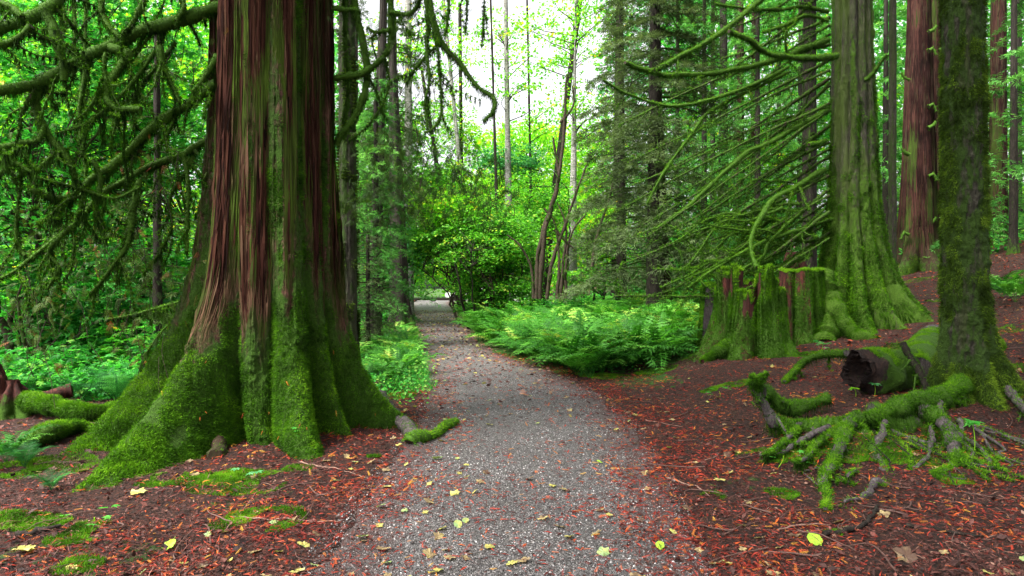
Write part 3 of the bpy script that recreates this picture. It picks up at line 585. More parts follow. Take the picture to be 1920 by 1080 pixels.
for f_, dp in zip(fr, dep): rings.append(pts[0] + (ring0 - pts[0]) * f_ + Tn[0] * (dp + .05 * noise(ring0 * 9 + f_ * 5, 8)[:, None]))
rv = np.concatenate(rings); i = np.arange(5)[:, None] * 40; j = np.arange(40)[None]; j2 = (j + 1) % 40
mb.add(rv, np.stack([i + j, i + j2, i + 40 + j2, i + 40 + j], -1).reshape(-1, 4), 2, .5, -.6, True)
k_ = rng.integers(0, 40, 90); X_, Y_, Z_ = frames(-Tn[0] + rdir(90) * .35, nn0[k_] + rdir(90) * .3); s_ = rng.uniform(.04, .16, 90)[:, None]
scatter(mb, *SLIV, pts[0] + (ring0[k_] - pts[0]) * rng.uniform(.75, 1.02, (90, 1)), X_ * s_, Y_ * s_, Z_ * s_, np.full(90, .5), 2)
mossy(mb, pts[2:], R[2:], 6, .12, .04, ml=1.8); mb.build('log_body', [M_BLACK, M_MOSS, M_BLACK], lg)
l2 = thing('mossy_boulder_log', onG(1735, 8.6), 'bright green log end with bare grey top beside the slim mossy trunk', 'log')
pts = crom([P(1718, 700, 7.6), P(1725, 670, 8.1), P(1742, 648, 8.7), P(1752, 632, 9.4)], .04); R = np.linspace(.22, .17, len(pts))
mb = MB(); tube(mb, pts, R, 28, 0, .04, 6, np.clip(1.6 - 1.6 * np.linspace(0, 1, len(pts)), -.2, .9), seed=6); mossy(mb, pts[:-8], R[:-8], 6, .05, .08, ml=1.5); mb.build('log_body', [M_CUT, M_MOSS], l2)
ls = thing('leaning_stick', P(1745, 740, 7), 'dark mossy stick leaning across the mossy log with the broken end', 'stick')
rt([(1745, 742, 7.0), (1722, 700, 7.1), (1700, 662, 7.2), (1690, 640, 7.25)], .045, .028, ls, seed=120, dens=.35, hang=.2, bm=M_DARK, moss=.3, name='stem')
lb = thing('fallen_branch', G(1500, 690), 'thin fallen branch sleeved in moss lying between stump and log', 'branch')
rt([(1588, 662, 9.0), (1550, 664, 9.2), (1512, 675, 9.2), (1485, 697, 8.9), (1470, 712, 8.6)], .045, .025, lb, seed=121, dens=1.6, name='stem', sub=4)
# nurse stump
sb = onG(1422, 11.9, -.05)
st = thing('old_stump', sb, 'broad hollow cedar stump with mossy slabs and raw red wood, right of the ferns', 'stump')
def stump(mb, base, R0, Ht, a0, a1, topf, mossf, seed, nth=260, nz=160, thick=.16, flare=.5, slabs=9):
    bx, by, bz = base; c = -np.array([bx, by]) / math.hypot(bx, by); rg = np.array([-c[1], c[0]])
    th = np.linspace(math.radians(a0), math.radians(a1), nth); z = np.linspace(-.2, 1, nz); TH, ZN = np.meshgrid(th, z)
    top = topf(TH); Z_ = np.where(ZN < 0, ZN, ZN * top)
    sl = np.abs(((TH * slabs / (2 * math.pi) + .25 * noise(np.stack([TH * 2, TH * 0, TH * 0], -1), seed)) % 1) - .5) * 2
    Ro = R0 * (1 - .30 * sl ** 5 - .03 * Z_) + flare * np.exp(-Z_ / .32) * (1 - .6 * sl ** 2)
    x_ = np.cos(TH) * Ro; y_ = np.sin(TH) * Ro
    nn_ = noise(np.stack([x_ * 9, y_ * 9, Z_ * .6], -1), seed); n2 = noise(np.stack([x_ * 24, y_ * 24, Z_ * 2], -1), seed + 1)
    Ro = Ro + .05 * nn_ + .018 * n2; Ri = Ro - thick * (1 + .4 * nn_)
    ms = mossf(TH, Z_ / top)
    def wv(Rr): return np.stack([bx + (c[0] * np.cos(TH) + rg[0] * np.sin(TH)) * Rr, by + (c[1] * np.cos(TH) + rg[1] * np.sin(TH)) * Rr, bz + Z_], -1)
    Vo, Vi = wv(Ro), wv(np.minimum(Ri, R0 * .92)); i = np.arange(nz - 1)[:, None] * nth; j = np.arange(nth - 1)[None]
    Fq = np.stack([i + j, i + j + 1, i + nth + j + 1, i + nth + j], -1).reshape(-1, 4)
    mb.add(Vo.reshape(-1, 3), Fq, 0, .5, ms.ravel(), True); mb.add(Vi.reshape(-1, 3), Fq[:, ::-1], 0, .5, -.3, True)
    k = np.arange(nth - 1); mb.add(np.concatenate([Vo[-1], Vi[-1]]), np.stack([k, k + 1, nth + k + 1, nth + k], -1), 0, .5, .9, True)
    for e in (0, -1): k = np.arange(nz - 1); mb.add(np.concatenate([Vo[:, e], Vi[:, e]]), np.stack([k, k + 1, nz + k + 1, nz + k], -1), 0, .5, .2, True)
    V = Vo; du = np.gradient(V, axis=1); dv = np.gradient(V, axis=0); nr_ = unit(np.cross(du, dv)); w_ = (np.clip(ms, 0, 1) ** 2 * np.linalg.norm(du, axis=-1) * np.linalg.norm(dv, axis=-1)).ravel(); w_ /= w_.sum()
    n_ = 26000; ii = rng.choice(len(w_), n_, p=w_); p0 = V.reshape(-1, 3)[ii]; n0 = nr_.reshape(-1, 3)[ii]
    blades(mb, p0, n0 + rdir(n_) * .6, rng.uniform(.015, .04, n_), .010, np.clip(.3 + .25 * fbm(p0 * 5, 2, 3) + .2 * rng.random(n_), 0, 1), 1)
    m_ = 9000; q = rng.integers(0, nth, m_); f_ = rng.random(m_)[:, None]; p0 = Vo[-1][q] * f_ + Vi[-1][q] * (1 - f_)
    blades(mb, p0 - [0, 0, .01], np.array([0, 0, 1.]) + rdir(m_) * .8, rng.uniform(.03, .08, m_), .012, np.clip(.7 + .3 * rng.random(m_), 0, 1), 1)
topf = lambda T_: 1.24 + .19 * np.sign(np.sin(T_ * 6.3 + .6)) * sstep(np.abs(np.sin(T_ * 6.3 + .6)), 0, .3) + .07 * noise(np.stack([T_ * 9, T_ * 0, T_ * 0], -1), 5) + .11 * noise(np.stack([T_ * 30, T_ * 0, T_ * 0], -1), 6)
red = lambda T_, z: .75 - 1.3 * sstep(z, .66, .85) * sstep(noise(np.stack([T_ * 4.5, z * 0, z * 0], -1), 9), .0, .35) * (z < .95) + .25 * noise(np.stack([T_ * 8, z * 2, z * 0], -1), 10)
mb = MB(); stump(mb, sb, .76, 1.3, -84, 36, topf, red, 31, flare=.38); mb.build('front_wall', [M_ROT, M_MOSS], st)
mb = MB(); stump(mb, (sb[0] + .95, sb[1] + .75, sb[2] + .05), .52, 1.5, -30, 120, lambda T_: 1.42 + .04 * noise(np.stack([T_ * 9, T_ * 0, T_ * 0], -1), 5), lambda T_, z: .45 + .4 * noise(np.stack([T_ * 5, z * 2, z * 0], -1), 10) + .5 * (T_ > .5), 33, flare=.3, nth=160, slabs=7); mb.build('rear_wall', [M_ROT, M_MOSS], st)
mb = MB(); stump(mb, (sb[0] - .12, sb[1] + .5, sb[2] + .05), .74, 1.2, -92, -60, lambda T_: 1.12 + .06 * noise(np.stack([T_ * 9, T_ * 0, T_ * 0], -1), 5), lambda T_, z: .15 + 0 * z, 34, flare=.05, nth=60); mb.build('side_slab', [M_CUT, M_MOSS], st)
mb = MB(); stump(mb, (sb[0] + .2, sb[1] + .2, sb[2]), .75, 1.2, 130, 250, lambda T_: 1.2 + .1 * noise(np.stack([T_ * 9, T_ * 0, T_ * 0], -1), 15), lambda T_, z: .3 + 0 * z, 35, flare=.1, nth=90); mb.build('back_wall', [M_ROT, M_MOSS], st)
rt([(1375, 640, 11.6), (1345, 662, 11.2), (1318, 680, 10.9)], .16, .05, st, seed=130, dens=5, hang=.1, bm=M_ROT)
# big mossy conifer growing behind the stump
B2 = onG(1602, 13.4, -.02)
T2 = thing('old_hemlock', B2, 'large conifer with fluted moss-clad base rising beside the old stump', 'tree')
def m2(TH, Z, b): return .36 + .5 * sstep(2.2 - Z, -1.2, 1.6) + .35 * noise(np.stack([np.sin(TH) * 3.5, np.cos(TH) * 3.5, Z * .8], -1), 81) + .25 * sstep(np.abs(TH), .8, 1.5)
mb = MB(); trunk(mb, B2, 12, lambda z: .385 + .32 * np.exp(-z / 1.7) - .008 * z, [(-95, -95, .02, .45, .7, .4, .3, 0), (-58, -50, 0, .75, .5, .35, .28, 0), (-25, -18, 0, .5, .6, .3, .25, 0), (5, 12, .02, .6, .6, .3, .22, 0), (32, 38, 0, .75, .6, .3, .2, 0), (60, 62, 0, 1.0, .6, .3, .2, 0), (90, 88, .02, .95, .6, .35, .22, 0), (130, 130, 0, .5, .5, .4, .3, 0), (170, 170, 0, .5, .5, .4, .3, 0), (-140, -140, 0, .5, .5, .4, .3, 0)], m2, 520, 560, -.35, (-.008, 0), .76,
      ((12, .2, .02), (30, .25, .008)), .016, 43, fuzz=110000, fl=(.02, .05), fw=.011)
mb.build('trunk', [M_GREYB, M_MOSS], T2)
rt([(1545, 520, 12.8), (1560, 570, 12.4), (1585, 612, 12.0), (1625, 640, 11.6), (1680, 655, 11.2)], .19, .09, T2, seed=140, dens=3.5, bm=M_GREYB, name='root')
rt([(1555, 560, 12.5), (1552, 610, 12.2), (1550, 650, 11.9)], .19, .16, T2, seed=141, dens=3.5, bm=M_GREYB, name='root')
RH_ = [
 ([(1568, 105), (1530, 109), (1482, 110), (1442, 99), (1402, 76), (1366, 60)], 12.9, 11.0, 6, 5, 1),
 ([(1552, 75), (1500, 95), (1440, 117), (1380, 131), (1310, 140), (1242, 139), (1200, 129), (1170, 117)], 13.2, 11.5, 6, 4.5, 2),
 ([(1552, 208), (1500, 236), (1450, 262), (1400, 288), (1345, 335), (1290, 385), (1230, 430)], 13.3, 12.2, 6, 3, 5),
 ([(1548, 318), (1500, 345), (1455, 368), (1428, 402), (1411, 440), (1410, 475), (1420, 502)], 13.3, 11.8, 6, 4, 3),
 ([(1500, -80), (1437, -10), (1370, 47), (1315, 84), (1270, 108), (1225, 132)], 13, 11.5, 6, 4, 3),
 ([(1552, 22), (1500, 14), (1440, 20), (1385, 16), (1340, 8)], 13.2, 12.5, 4, 2, 3),
 ([(1552, 40), (1510, 30), (1470, 48), (1430, 60)], 13.2, 12.5, 3.5, 2, 2),
 ([(1620, 150), (1636, 136), (1650, 116), (1663, 103)], 12.9, 12.6, 5, 3.5, 0),
 ([(1478, 108), (1472, 80), (1474, 58)], 12.4, 12.2, 3, 3, 0),
 ([(1548, 262), (1525, 270), (1516, 272)], 13.2, 12.6, 4, 4, 0),
 ([(1478, 125), (1420, 155), (1360, 178), (1300, 194), (1240, 196), (1180, 178), (1130, 150)], 13.4, 12.5, 4, 2, 5),
 ([(1480, 135), (1400, 172), (1330, 210), (1290, 260), (1240, 330), (1215, 380)], 13.4, 12.6, 3.5, 1.8, 6),
 ([(1500, 400), (1470, 425), (1440, 455), (1430, 480), (1400, 500), (1360, 520)], 13.0, 12.2, 3, 2, 4),
 ([(1560, 410), (1500, 430), (1440, 450), (1380, 480), (1330, 510), (1290, 540)], 13.2, 12.0, 3.5, 2, 6),
]
for k, (q, d0, d1, r0, r1, sb_) in enumerate(RH_):
    branch(PX(q, d0, d1), brad(r0, d0) * .85, brad(r1, d1) * .85, T2, dens=.75, hang=.9, sub=sb_, seed=150 + k, subl=(.2, .9), sides=8, tintb=-.02, ml=1.5, subdir=(-.5, 0, -.7))
r_ = np.random.default_rng(5)
for k in range(34):
    y0 = r_.uniform(-60, 470); x0 = 1555 if y0 > 0 else 1560; L_ = r_.uniform(200, 420); dr = r_.uniform(.35, .85); sag = r_.uniform(.0, .35)
    q = [(x0 - L_ * t_, y0 + L_ * dr * t_ + 60 * sag * math.sin(t_ * 3.1) * (1 if k % 3 else -1)) for t_ in np.linspace(0, 1, 6)]
    q = [(a, min(b_, 555)) for a, b_ in q]; dd = 13.3 + r_.uniform(-.3, 1.2)
    branch(PX(q, dd, dd + r_.uniform(-1.4, 1.2)), brad(r_.uniform(1.8, 3.6), dd), brad(.8, dd), T2, dens=.35, hang=.6, sub=10, seed=200 + k, subl=(.3, 1.1), sides=6, tintb=-.14, ml=1.8, moss=.55, subdir=(-.5, 0, -.6), step=.08)

for k in range(16):
    x0 = r_.uniform(1440, 1545); y0 = r_.uniform(380, 470); L_ = r_.uniform(90, 260); q = [(x0 - L_ * t_, y0 + r_.uniform(.1, .5) * L_ * t_ + 25 * math.sin(t_ * 4 + k)) for t_ in np.linspace(0, 1, 5)]; q = [(a, min(b_, 540)) for a, b_ in q]
    branch(PX(q, 13.2, 12.6 + r_.uniform(-.6, 2)), brad(r_.uniform(2, 3.5), 13), brad(1, 13), T2, dens=.5, hang=.6, sub=9, seed=260 + k, subl=(.2, .8), sides=6, tintb=.0, ml=1.7, subdir=(-.2, 0, -.2), step=.08)
# ------------------------------------------------------------------ foliage generators
def spray_leaves(mb, cl, per, rad, size, flat=.18, tmpl=MAPLE, mat=0, tb=.0, tr=1.0, tilt=.5, away=None):
    cl = np.asarray(cl); n = len(cl) * per; c = np.repeat(cl, per, 0); a = rng.random(n) * 2 * math.pi; r = rad * np.sqrt(rng.random(n))
    tl = np.repeat(rng.normal(size=(len(cl), 2)) * .25, per, 0)
    off = np.stack([np.cos(a) * r, np.sin(a) * r, rng.normal(size=n) * rad * flat + np.cos(a) * r * tl[:, 0] + np.sin(a) * r * tl[:, 1] - r * r / rad * .25], -1)
    Nn = np.array([0, 0, 1.]) + rng.normal(size=(n, 3)) * tilt; D = np.stack([np.cos(a), np.sin(a), np.full(n, -.3)], -1) + rng.normal(size=(n, 3)) * .6
    X_, Y_, Z_ = frames(D, Nn); s_ = (size * rng.uniform(.6, 1.25, n))[:, None]; ct = np.repeat(rng.normal(size=len(cl)) * .14, per)
    scatter(mb, *tmpl, c + off, X_ * s_, Y_ * s_, Z_ * s_, np.clip(tb + ct + tr * rng.random(n) * .9, 0, 1), mat)
def blob(c, r, n):
    v = rdir(n) * (rng.random((n, 1)) ** .45); return np.asarray(c) + v * np.asarray(r)
def broadleaf(name, label, base, blobs, lm, group=None, stems=1, r0=.06, per=30, crad=.42, lsize=.09, bm=M_TWIG, cat='tree', tmpl=MAPLE, twig=True, spread=.3, twf=.5, tb=0., tr=1., tilt=.5, moss=.4, hang=None, flat=.18):
    t_ = thing(name, base, label, cat, group); mb = MB(); cm = MB(); base = np.asarray(base, float); tips = []
    for k in range(stems):
        bb = blobs[k % len(blobs)]; e = np.asarray(bb[0]) + rng.normal(size=3) * np.asarray(bb[1]) * .5
        s0 = base + np.array([rng.normal() * spread, rng.normal() * spread, -.1]); mid = s0 * .55 + e * .45 + np.array([rng.normal() * .3, rng.normal() * .3, .15 * (e[2] - s0[2])])
        Q = crom([s0, (s0 + mid) / 2 + rng.normal(size=3) * .12, mid, e], .25); Q = Q + rng.normal(size=Q.shape) * .025; R = r0 * rng.uniform(.6, 1.2) * np.linspace(1, .3, len(Q)); tube(mb, Q, R, 7, 0, r0 * .3, 8, moss, cap=False); tips.append(Q)
    for c_, r_b, ncl in blobs:
        cl = blob(c_, r_b, ncl); spray_leaves(cm, cl, per, crad, lsize, flat=flat, tmpl=tmpl, tb=tb, tr=tr, tilt=tilt)
        if twig:
            for p in cl[::max(1, int(1 / twf))]:
                Q0 = tips[rng.integers(len(tips))]; a = Q0[np.argmin(np.linalg.norm(Q0[len(Q0) // 3:] - p, axis=1)) + len(Q0) // 3]
                m_ = (a + p) / 2 + rng.normal(size=3) * .12 + [0, 0, .08]; tube(mb, np.array([a, m_, p]), np.array([r0 * .28, r0 * .2, .004]), 4, 0, cap=False, moss=moss)
    mb.build('trunk', [bm], t_); cm.build('crown', [lm], t_); return t_
def conifer(name, label, base, Ht, r0, z0, Lf, nb, nm, group=None, bm=M_DARK, tw=22, nl=.10, droop=.35, seed=0, up=.1, lean=(0, 0), nden=1., mossb=.15, ang=None, trunkm=True, nwid=1.0):
    t_ = thing(name, base, label, 'tree', group); base = np.asarray(base, float); mb = MB(); r = np.random.default_rng(seed)
    if trunkm: trunk(mb, base, Ht, lambda z: np.maximum(r0 * (1 - .8 * z / Ht), .02), lobes_n(6, r0 * .7, .35, seed), lambda T_, Z, b_: mossb + .5 * sstep(.5 - Z, -.3, .5) + .3 * noise(np.stack([np.sin(T_) * 2, np.cos(T_) * 2, Z], -1), seed), 48, 90, -.3, lean, .92, ((9, .2, .012),), .01, seed)
    bb = MB(); cm = MB(); SP = []; DD = []; SZ = []; NN = []
    for k in range(nb):
        z = z0 + (Ht - z0) * (k + r.random()) / nb; L_ = Lf(z) * r.uniform(.65, 1.1); a = r.uniform(-math.pi, math.pi) if ang is None else r.uniform(*ang)
        d0 = np.array([math.cos(a), math.sin(a), 0]); m_ = 7; tt = np.linspace(0, 1, m_)[:, None]; p0 = base + [lean[0] * z, lean[1] * z, z]
        Q = p0 + d0 * L_ * tt + np.array([0, 0, 1.]) * (up * L_ * tt - droop * L_ * tt ** 2) + r.normal(size=(m_, 3)) * .03 * L_ * tt
        tube(bb, Q, np.linspace(max(.012, r0 * .13), .004, m_), 5, 0, cap=False, moss=mossb + .3)
        n_ = max(4, int(tw * L_)); t2 = r.uniform(.15, 1, n_); side = np.array([-d0[1], d0[0], 0])
        pp = np.stack([np.interp(t2, tt[:, 0], Q[:, i_]) for i_ in range(3)], -1); sg = r.choice([-1, 1], n_)[:, None]
        tl = (L_ * .30 * (1.15 - t2) + .12)[:, None]; dr_ = unit(side * sg + d0 * .75 + np.array([0, 0, -.30]) + r.normal(size=(n_, 3)) * .18)
        for f_ in np.linspace(.15, 1, max(2, int(5 * nden))):
            SP.append(pp + dr_ * tl * f_ + np.array([0, 0, -.25]) * tl * f_ * f_); DD.append(dr_ + np.array([0, 0, -.35]) + r.normal(size=(n_, 3)) * .45); SZ.append(np.full(n_, nl)); 
    SP = np.concatenate(SP); DD = np.concatenate(DD); n = len(SP); X_, Y_, Z_ = frames(DD, np.array([0, 0, 1.]) + rng.normal(size=(n, 3)) * .45)
    s_ = (nl * rng.uniform(.7, 1.5, n))[:, None]; tn = np.clip(.38 + .28 * noise(SP * 1.3, seed) + .45 * rng.random(n) - .2, 0, 1)
    T_, Fc = multi([(RH[0] * [1, .17 * nwid, 1], RH[1]), (rotT(RH[0] * [.75, .14 * nwid, 1], .7) + [.1, 0, 0], RH[1]), (rotT(RH[0] * [.75, .14 * nwid, 1], -.7) + [.1, 0, 0], RH[1])])
    scatter(cm, T_, Fc, SP, X_ * s_, Y_ * s_, Z_ * s_, tn)
    if trunkm: mb.build('trunk', [bm], t_)
    bb.build('branches', [bm], t_); cm.build('crown', [nm], t_); return t_
def cp(o, loc, rz, sc, label, group=None):
    c_ = o.copy(); C.objects.link(c_); c_.location = tuple(float(v) for v in loc); c_.rotation_euler = (0, 0, rz); c_.scale = (sc, sc, sc); c_['label'] = label
    if group: c_['group'] = group
    for ch in list(o.children):
        d_ = ch.copy(); C.objects.link(d_); d_.parent = c_
    return c_

# ------------------------------------------------------------------ left thicket
def bl(px, py, d, rx, ry, rz, n): return (P(px, py, d), (rx, ry, rz), n)
broadleaf('vine_maple', 'bright vine maple behind the limbs at the top left corner of the view', onG(60, 11.5), [bl(60, 120, 11.5, 1.8, 1.2, 1.5, 80), bl(250, 60, 12, 1.6, 1.2, 1.2, 70)], M_LEAF, stems=5, lsize=.10)
broadleaf('vine_maple', 'arching vine maple filling the gap just left of the great cedar', onG(300, 13), [bl(300, 250, 13, 1.9, 1.3, 1.8, 110), bl(180, 330, 12.5, 1.8, 1.2, 1.5, 90)], M_LEAF, stems=6, lsize=.10)
broadleaf('vine_maple', 'bright green vine maple low at the left edge behind the hanging moss', onG(-20, 10.5), [bl(20, 380, 10.5, 1.5, 1.1, 1.2, 70), bl(-60, 230, 10.5, 1.5, 1.1, 1.4, 60)], M_LEAF, stems=5, lsize=.09)
broadleaf('vine_maple', 'tall pale green maple standing far behind the left limbs', onG(140, 18), [bl(140, 180, 18, 3.2, 1.6, 2.8, 130), bl(330, 120, 18.5, 2.4, 1.6, 2.2, 90), bl(-60, 120, 18, 2.5, 1.5, 2.5, 80)], M_LEAFY, stems=5, lsize=.14, crad=.6, tmpl=RH, per=36)
broadleaf('maple', 'sunny yellow-green maple far left with forked stems', onG(10, 16), [bl(20, 260, 16, 2.6, 1.6, 2.2, 110), bl(230, 420, 16, 2.6, 1.6, 1.3, 100)], M_LEAFY, stems=4, lsize=.13, crad=.55, tmpl=RH, per=36)
def shrub(px, d, h, w_, ncl, lm, label, group='leafy shrubs left of the great cedar', ls=.13, per=16, crad=.34, name='leafy_shrub', tmpl=MAPLE, tb=0, zoff=0):
    b_ = onG(px, d); return broadleaf(name, label, b_, [((b_[0], b_[1], b_[2] + h * .55 + zoff), (w_, w_ * .7, h * .45), ncl)], lm, group, stems=6, r0=.014, per=per, crad=crad, lsize=ls, cat='shrub', tmpl=tmpl, spread=w_ * .35, twf=.34, tilt=.35, moss=.1, tb=tb)
k = 0
for px, d, h, w_, nc_, lm in ((-30, 11.6, 1.5, 1.0, 34, M_LEAF), (60, 12.4, 1.7, 1.1, 38, M_LEAFB), (140, 11.4, 1.25, .9, 30, M_LEAF), (215, 12.6, 1.8, 1.1, 38, M_LEAF), (290, 12.0, 1.5, .9, 32, M_LEAFB), (345, 13.2, 1.8, 1.0, 34, M_LEAF), (20, 14.5, 2.2, 1.4, 42, M_LEAFY), (180, 15.2, 2.3, 1.5, 44, M_LEAF), (320, 15.5, 2.4, 1.4, 40, M_LEAFY), (-90, 13.5, 2.2, 1.4, 40, M_LEAF), (110, 9.8, .8, .7, 18, M_LEAF), (250, 10.4, .85, .7, 20, M_LEAFD), (320, 10.2, .9, .6, 18, M_LEAF), (90, 11.0, 2.3, 1.1, 46, M_LEAF), (245, 11.4, 2.6, 1.1, 50, M_LEAF), (-10, 12.6, 2.8, 1.2, 46, M_LEAFY), (330, 12.4, 2.9, .9, 44, M_LEAF)):
    nm = {'maple_leaf': 'bright green', 'blue_green_leaf': 'blue-green', 'yellow_green_leaf': 'yellow-green', 'deep_green_leaf': 'deep green'}[lm.name.split('.')[0]]
    where = ['at the left edge of the thicket', 'behind the red-stemmed sapling', 'above the fern by the mossy log', 'in the middle of the left thicket', 'left of the cedar flank', 'hard against the cedar flank', 'at the back left of the thicket', 'at the back middle of the thicket', 'at the back right of the thicket', 'just out at the far left edge', 'low beside the dark broken stump', 'low behind the left ferns', 'low beneath the cedar flank', 'tall behind the fern and low log', 'tall in the middle of the left thicket', 'tall at the left edge below the limbs', 'tall right beside the cedar flank'][k]
    shrub(px, d, h, w_, nc_, lm, '%s broadleaf shrub %s' % (nm, where)); k += 1
conifer('young_cedar', 'drooping young cedar with rusty sprays behind the cedar flank', onG(295, 10.5), 5.5, .06, .7, lambda z: 1.5 * (1 - z / 7), 22, M_CSPR, nl=.13, tw=13, droop=.5, seed=3)
# thin red-stemmed sapling and left litter of wood
sp = thing('red_stemmed_sapling', G(72, 705), 'leggy sapling with thin red stems behind the dark broken stump', 'sapling'); b_ = np.array(sp.location)
mb = MB()
for q in ([(0, 0), (-.06, .5), (-.2, .95)], [(.02, 0), (.0, .6), (-.03, 1.3)], [(.04, 0), (.08, .5), (.2, 1.0)], [(.03, 0), (.14, .3), (.24, .42)]):
    tube(mb, crom([b_ + [a, 0, z_] for a, z_ in q], .08), .011, 6, 0, cap=False)
mb.build('stems', plain('red_stem', (.16, .035, .025), .6, 0, 12), sp)
mb = MB(); spray_leaves(mb, blob(b_ + [0, 0, 1.1], (.45, .3, .3), 9), 12, .25, .08); mb.build('leaves', M_LEAF, sp)
ds = thing('broken_stump', onG(5, 7.9, 0), 'dark splintered stump cut by the left edge of the view', 'stump'); b_ = np.array(ds.location)
def spire(mb, b_, R0, Ht, seed, n=5, ms=-.1):
    trunk(mb, b_, Ht, lambda z: R0 * (1.15 - .75 * np.clip(z / Ht, 0, 1) ** 2), lobes_n(n, .12, .2, seed, .2), lambda T_, Z, q: ms + .9 * sstep(.35 - Z, -.1, .3), 60, 50, -.2, (0, 0), .7, ((14, .2, .03),), .01, seed, zc=1)
mb = MB(); spire(mb, b_ + [-.13, 0, 0], .15, .62, 3); spire(mb, b_ + [.09, .05, 0], .10, .42, 4); spire(mb, b_ + [-.02, .1, 0], .12, .35, 6); mb.build('wood', [M_ROT, M_MOSS], ds)
o = branch([G(-60, 760) + [0, 0, .12], G(20, 775) + [0, 0, .16], G(100, 790) + [0, 0, .16], G(180, 790) + [0, 0, .10], G(250, 775) + [0, 0, .06]], .115, .07, None, name='fallen_log', dens=5, hang=.08, ml=1.5, tintb=-.05, bm=M_ROT, seed=160); tag(o, 'low mossy log running from the left edge towards the great cedar', 'log')
o = branch([G(50, 845) + [0, 0, .04], G(90, 835) + [0, 0, .1], G(140, 815) + [0, 0, .08], G(190, 812)], .085, .05, None, name='mossy_mound_root', dens=5, hang=.08, ml=1.5, tintb=-.05, bm=M_ROT, seed=161); tag(o, 'short mossy hump in front of the low left log', 'root')
o = branch([onG(60, 8.4, .10), onG(100, 8.5, .16), onG(135, 8.6, .2)], .085, .075, None, name='dark_log', dens=.0, hang=0, bm=M_ROT, moss=-.3, seed=162); tag(o, 'short dark bare log behind the low mossy log on the left', 'log')
# ------------------------------------------------------------------ mossy trunk right behind the cedar, dark conifers beside the path
t4, b4 = simple_tree('mossy_maple', 'slender moss-sleeved trunk peeping out along the right flank of the great cedar', 652, 9.6, 13, 15, n=5, flare=.12, bm=M_GREY, mossb=.55, seed=5, res=(120, 260), fuzz=26000, fl=(.02, .05), fw=.009)
t5, b5 = simple_tree('dark_conifer', 'dark trunk at the left edge of the distant path', 752, 21, 11, 19, n=6, flare=.3, bm=M_DARK, mossb=.2, seed=6, lean=(-.03, 0), res=(90, 180))
t6, b6 = simple_tree('dark_conifer', 'leaning dark trunk in the hemlock screen left of the path', 700, 18, 9, 13, n=6, flare=.2, bm=M_DARK, mossb=.1, seed=7, lean=(.03, 0), res=(90, 140))
conifer('hemlock', 'feathery green hemlock screen between the great cedar and the path', onG(705, 16.5), 6.5, .10, .9, lambda z: 1.5 * (1 - z / 9), 110, M_NEEDG, nl=.10, tw=20, droop=.35, seed=11, nden=1.2)
conifer('hemlock', 'low feathery hemlock sapling at the foot of the hemlock screen', onG(690, 14.5), 2.6, .04, .5, lambda z: .9 * (1 - z / 3.4), 60, M_NEED, nl=.07, tw=26, droop=.3, seed=12)
conifer('cedar_tree', 'drooping cedar high behind the curved mossy limbs', onG(740, 24), 11, .2, 4.0, lambda z: 2.6 * (1 - z / 18), 70, M_CSPR, nl=.2, tw=10, droop=.5, seed=13)
conifer('cedar_tree', 'thin grey-stemmed cedar against the sky right of the great cedar', onG(668, 26), 13, .16, 3.0, lambda z: 1.8 * (1 - z / 18), 60, M_NEED, nl=.2, tw=9, droop=.5, seed=14)
# central vine maple over the path
broadleaf('vine_maple', 'big vine maple arching over the far path on slanting dark stems', onG(874, 26), [bl(860, 420, 26, 2.3, 1.4, 1.4, 190), bl(950, 470, 25, 1.6, 1.2, 1.5, 150), bl(800, 470, 27, 1.0, 1.0, 1.0, 60), bl(900, 540, 24.5, .9, .6, .8, 55), bl(965, 545, 23.5, 1.0, .6, .6, 50), bl(900, 450, 23.6, 1.7, .5, 1.5, 90), bl(820, 400, 24.5, 1.2, .5, 1.2, 60)], M_LEAFG, stems=8, r0=.05, lsize=.10, crad=.38, tmpl=RH, per=44, moss=.2)
gtrees = [(1005, 390, 28, 1.7, 1.4, 100, M_LEAFG), (955, 300, 33, 1.8, .9, 70, M_LEAFB), (900, 420, 31, 1.5, 1.5, 90, M_LEAFY), (1090, 430, 31, 2.0, 1.9, 100, M_LEAFY), (1010, 300, 38, 3.2, 2.8, 190, M_LEAFY), (1130, 330, 36, 2.6, 3.0, 150, M_LEAFY), (790, 350, 30, 2.0, 1.8, 100, M_LEAFG), (750, 450, 27, 1.5, 1.6, 90, M_LEAFB), (895, 450, 23.2, 2.0, .9, 75, M_LEAFG), (850, 395, 24, 1.3, .8, 60, M_LEAFY), (935, 415, 24, 1.2, .8, 55, M_LEAFG), (1140, 430, 29, 1.6, 1.4, 60, M_LEAFY), (740, 260, 34, 2.4, 2.0, 90, M_LEAFG), (850, 250, 40, 2.2, 1.4, 60, M_LEAFY), (925, 505, 25, 1.3, .8, 34, M_LEAFD), (1110, 520, 24, 1.2, .5, 40, M_LEAFG), (860, 350, 36, 2.2, 1.6, 110, M_LEAFY), (810, 500, 45, 2.4, 1.6, 70, M_LEAFY)]
labs = ['bright green maple crown right of the path opening', 'layered pale blue-green sprays in front of the white alder trunk', 'yellow-green maple rising behind the path arch', 'glowing yellow-green maple between mossy stems right of centre', 'tall yellow-green maple lit from behind in the centre gap', 'yellow-green maple beside the dark fir', 'mid-green maple left of the sky gap', 'blue-green maple over the dark hemlock screen', 'bright low maple sprays just right of the path opening', 'yellow-green maple sprays arching over the path opening', 'bright maple sprays right of the arch over the path', 'yellow-green maple between the mossy stems and the dark fir', 'airy green maple high behind the hemlock screen', 'airy yellow-green maple low in the sky gap', 'low airy green shrub maple at the left end of the fern bank', 'bright green shrub maple at the back of the ferns', 'pale yellow-green crown under the sky gap', 'sunlit yellow-green bushes by the car park']
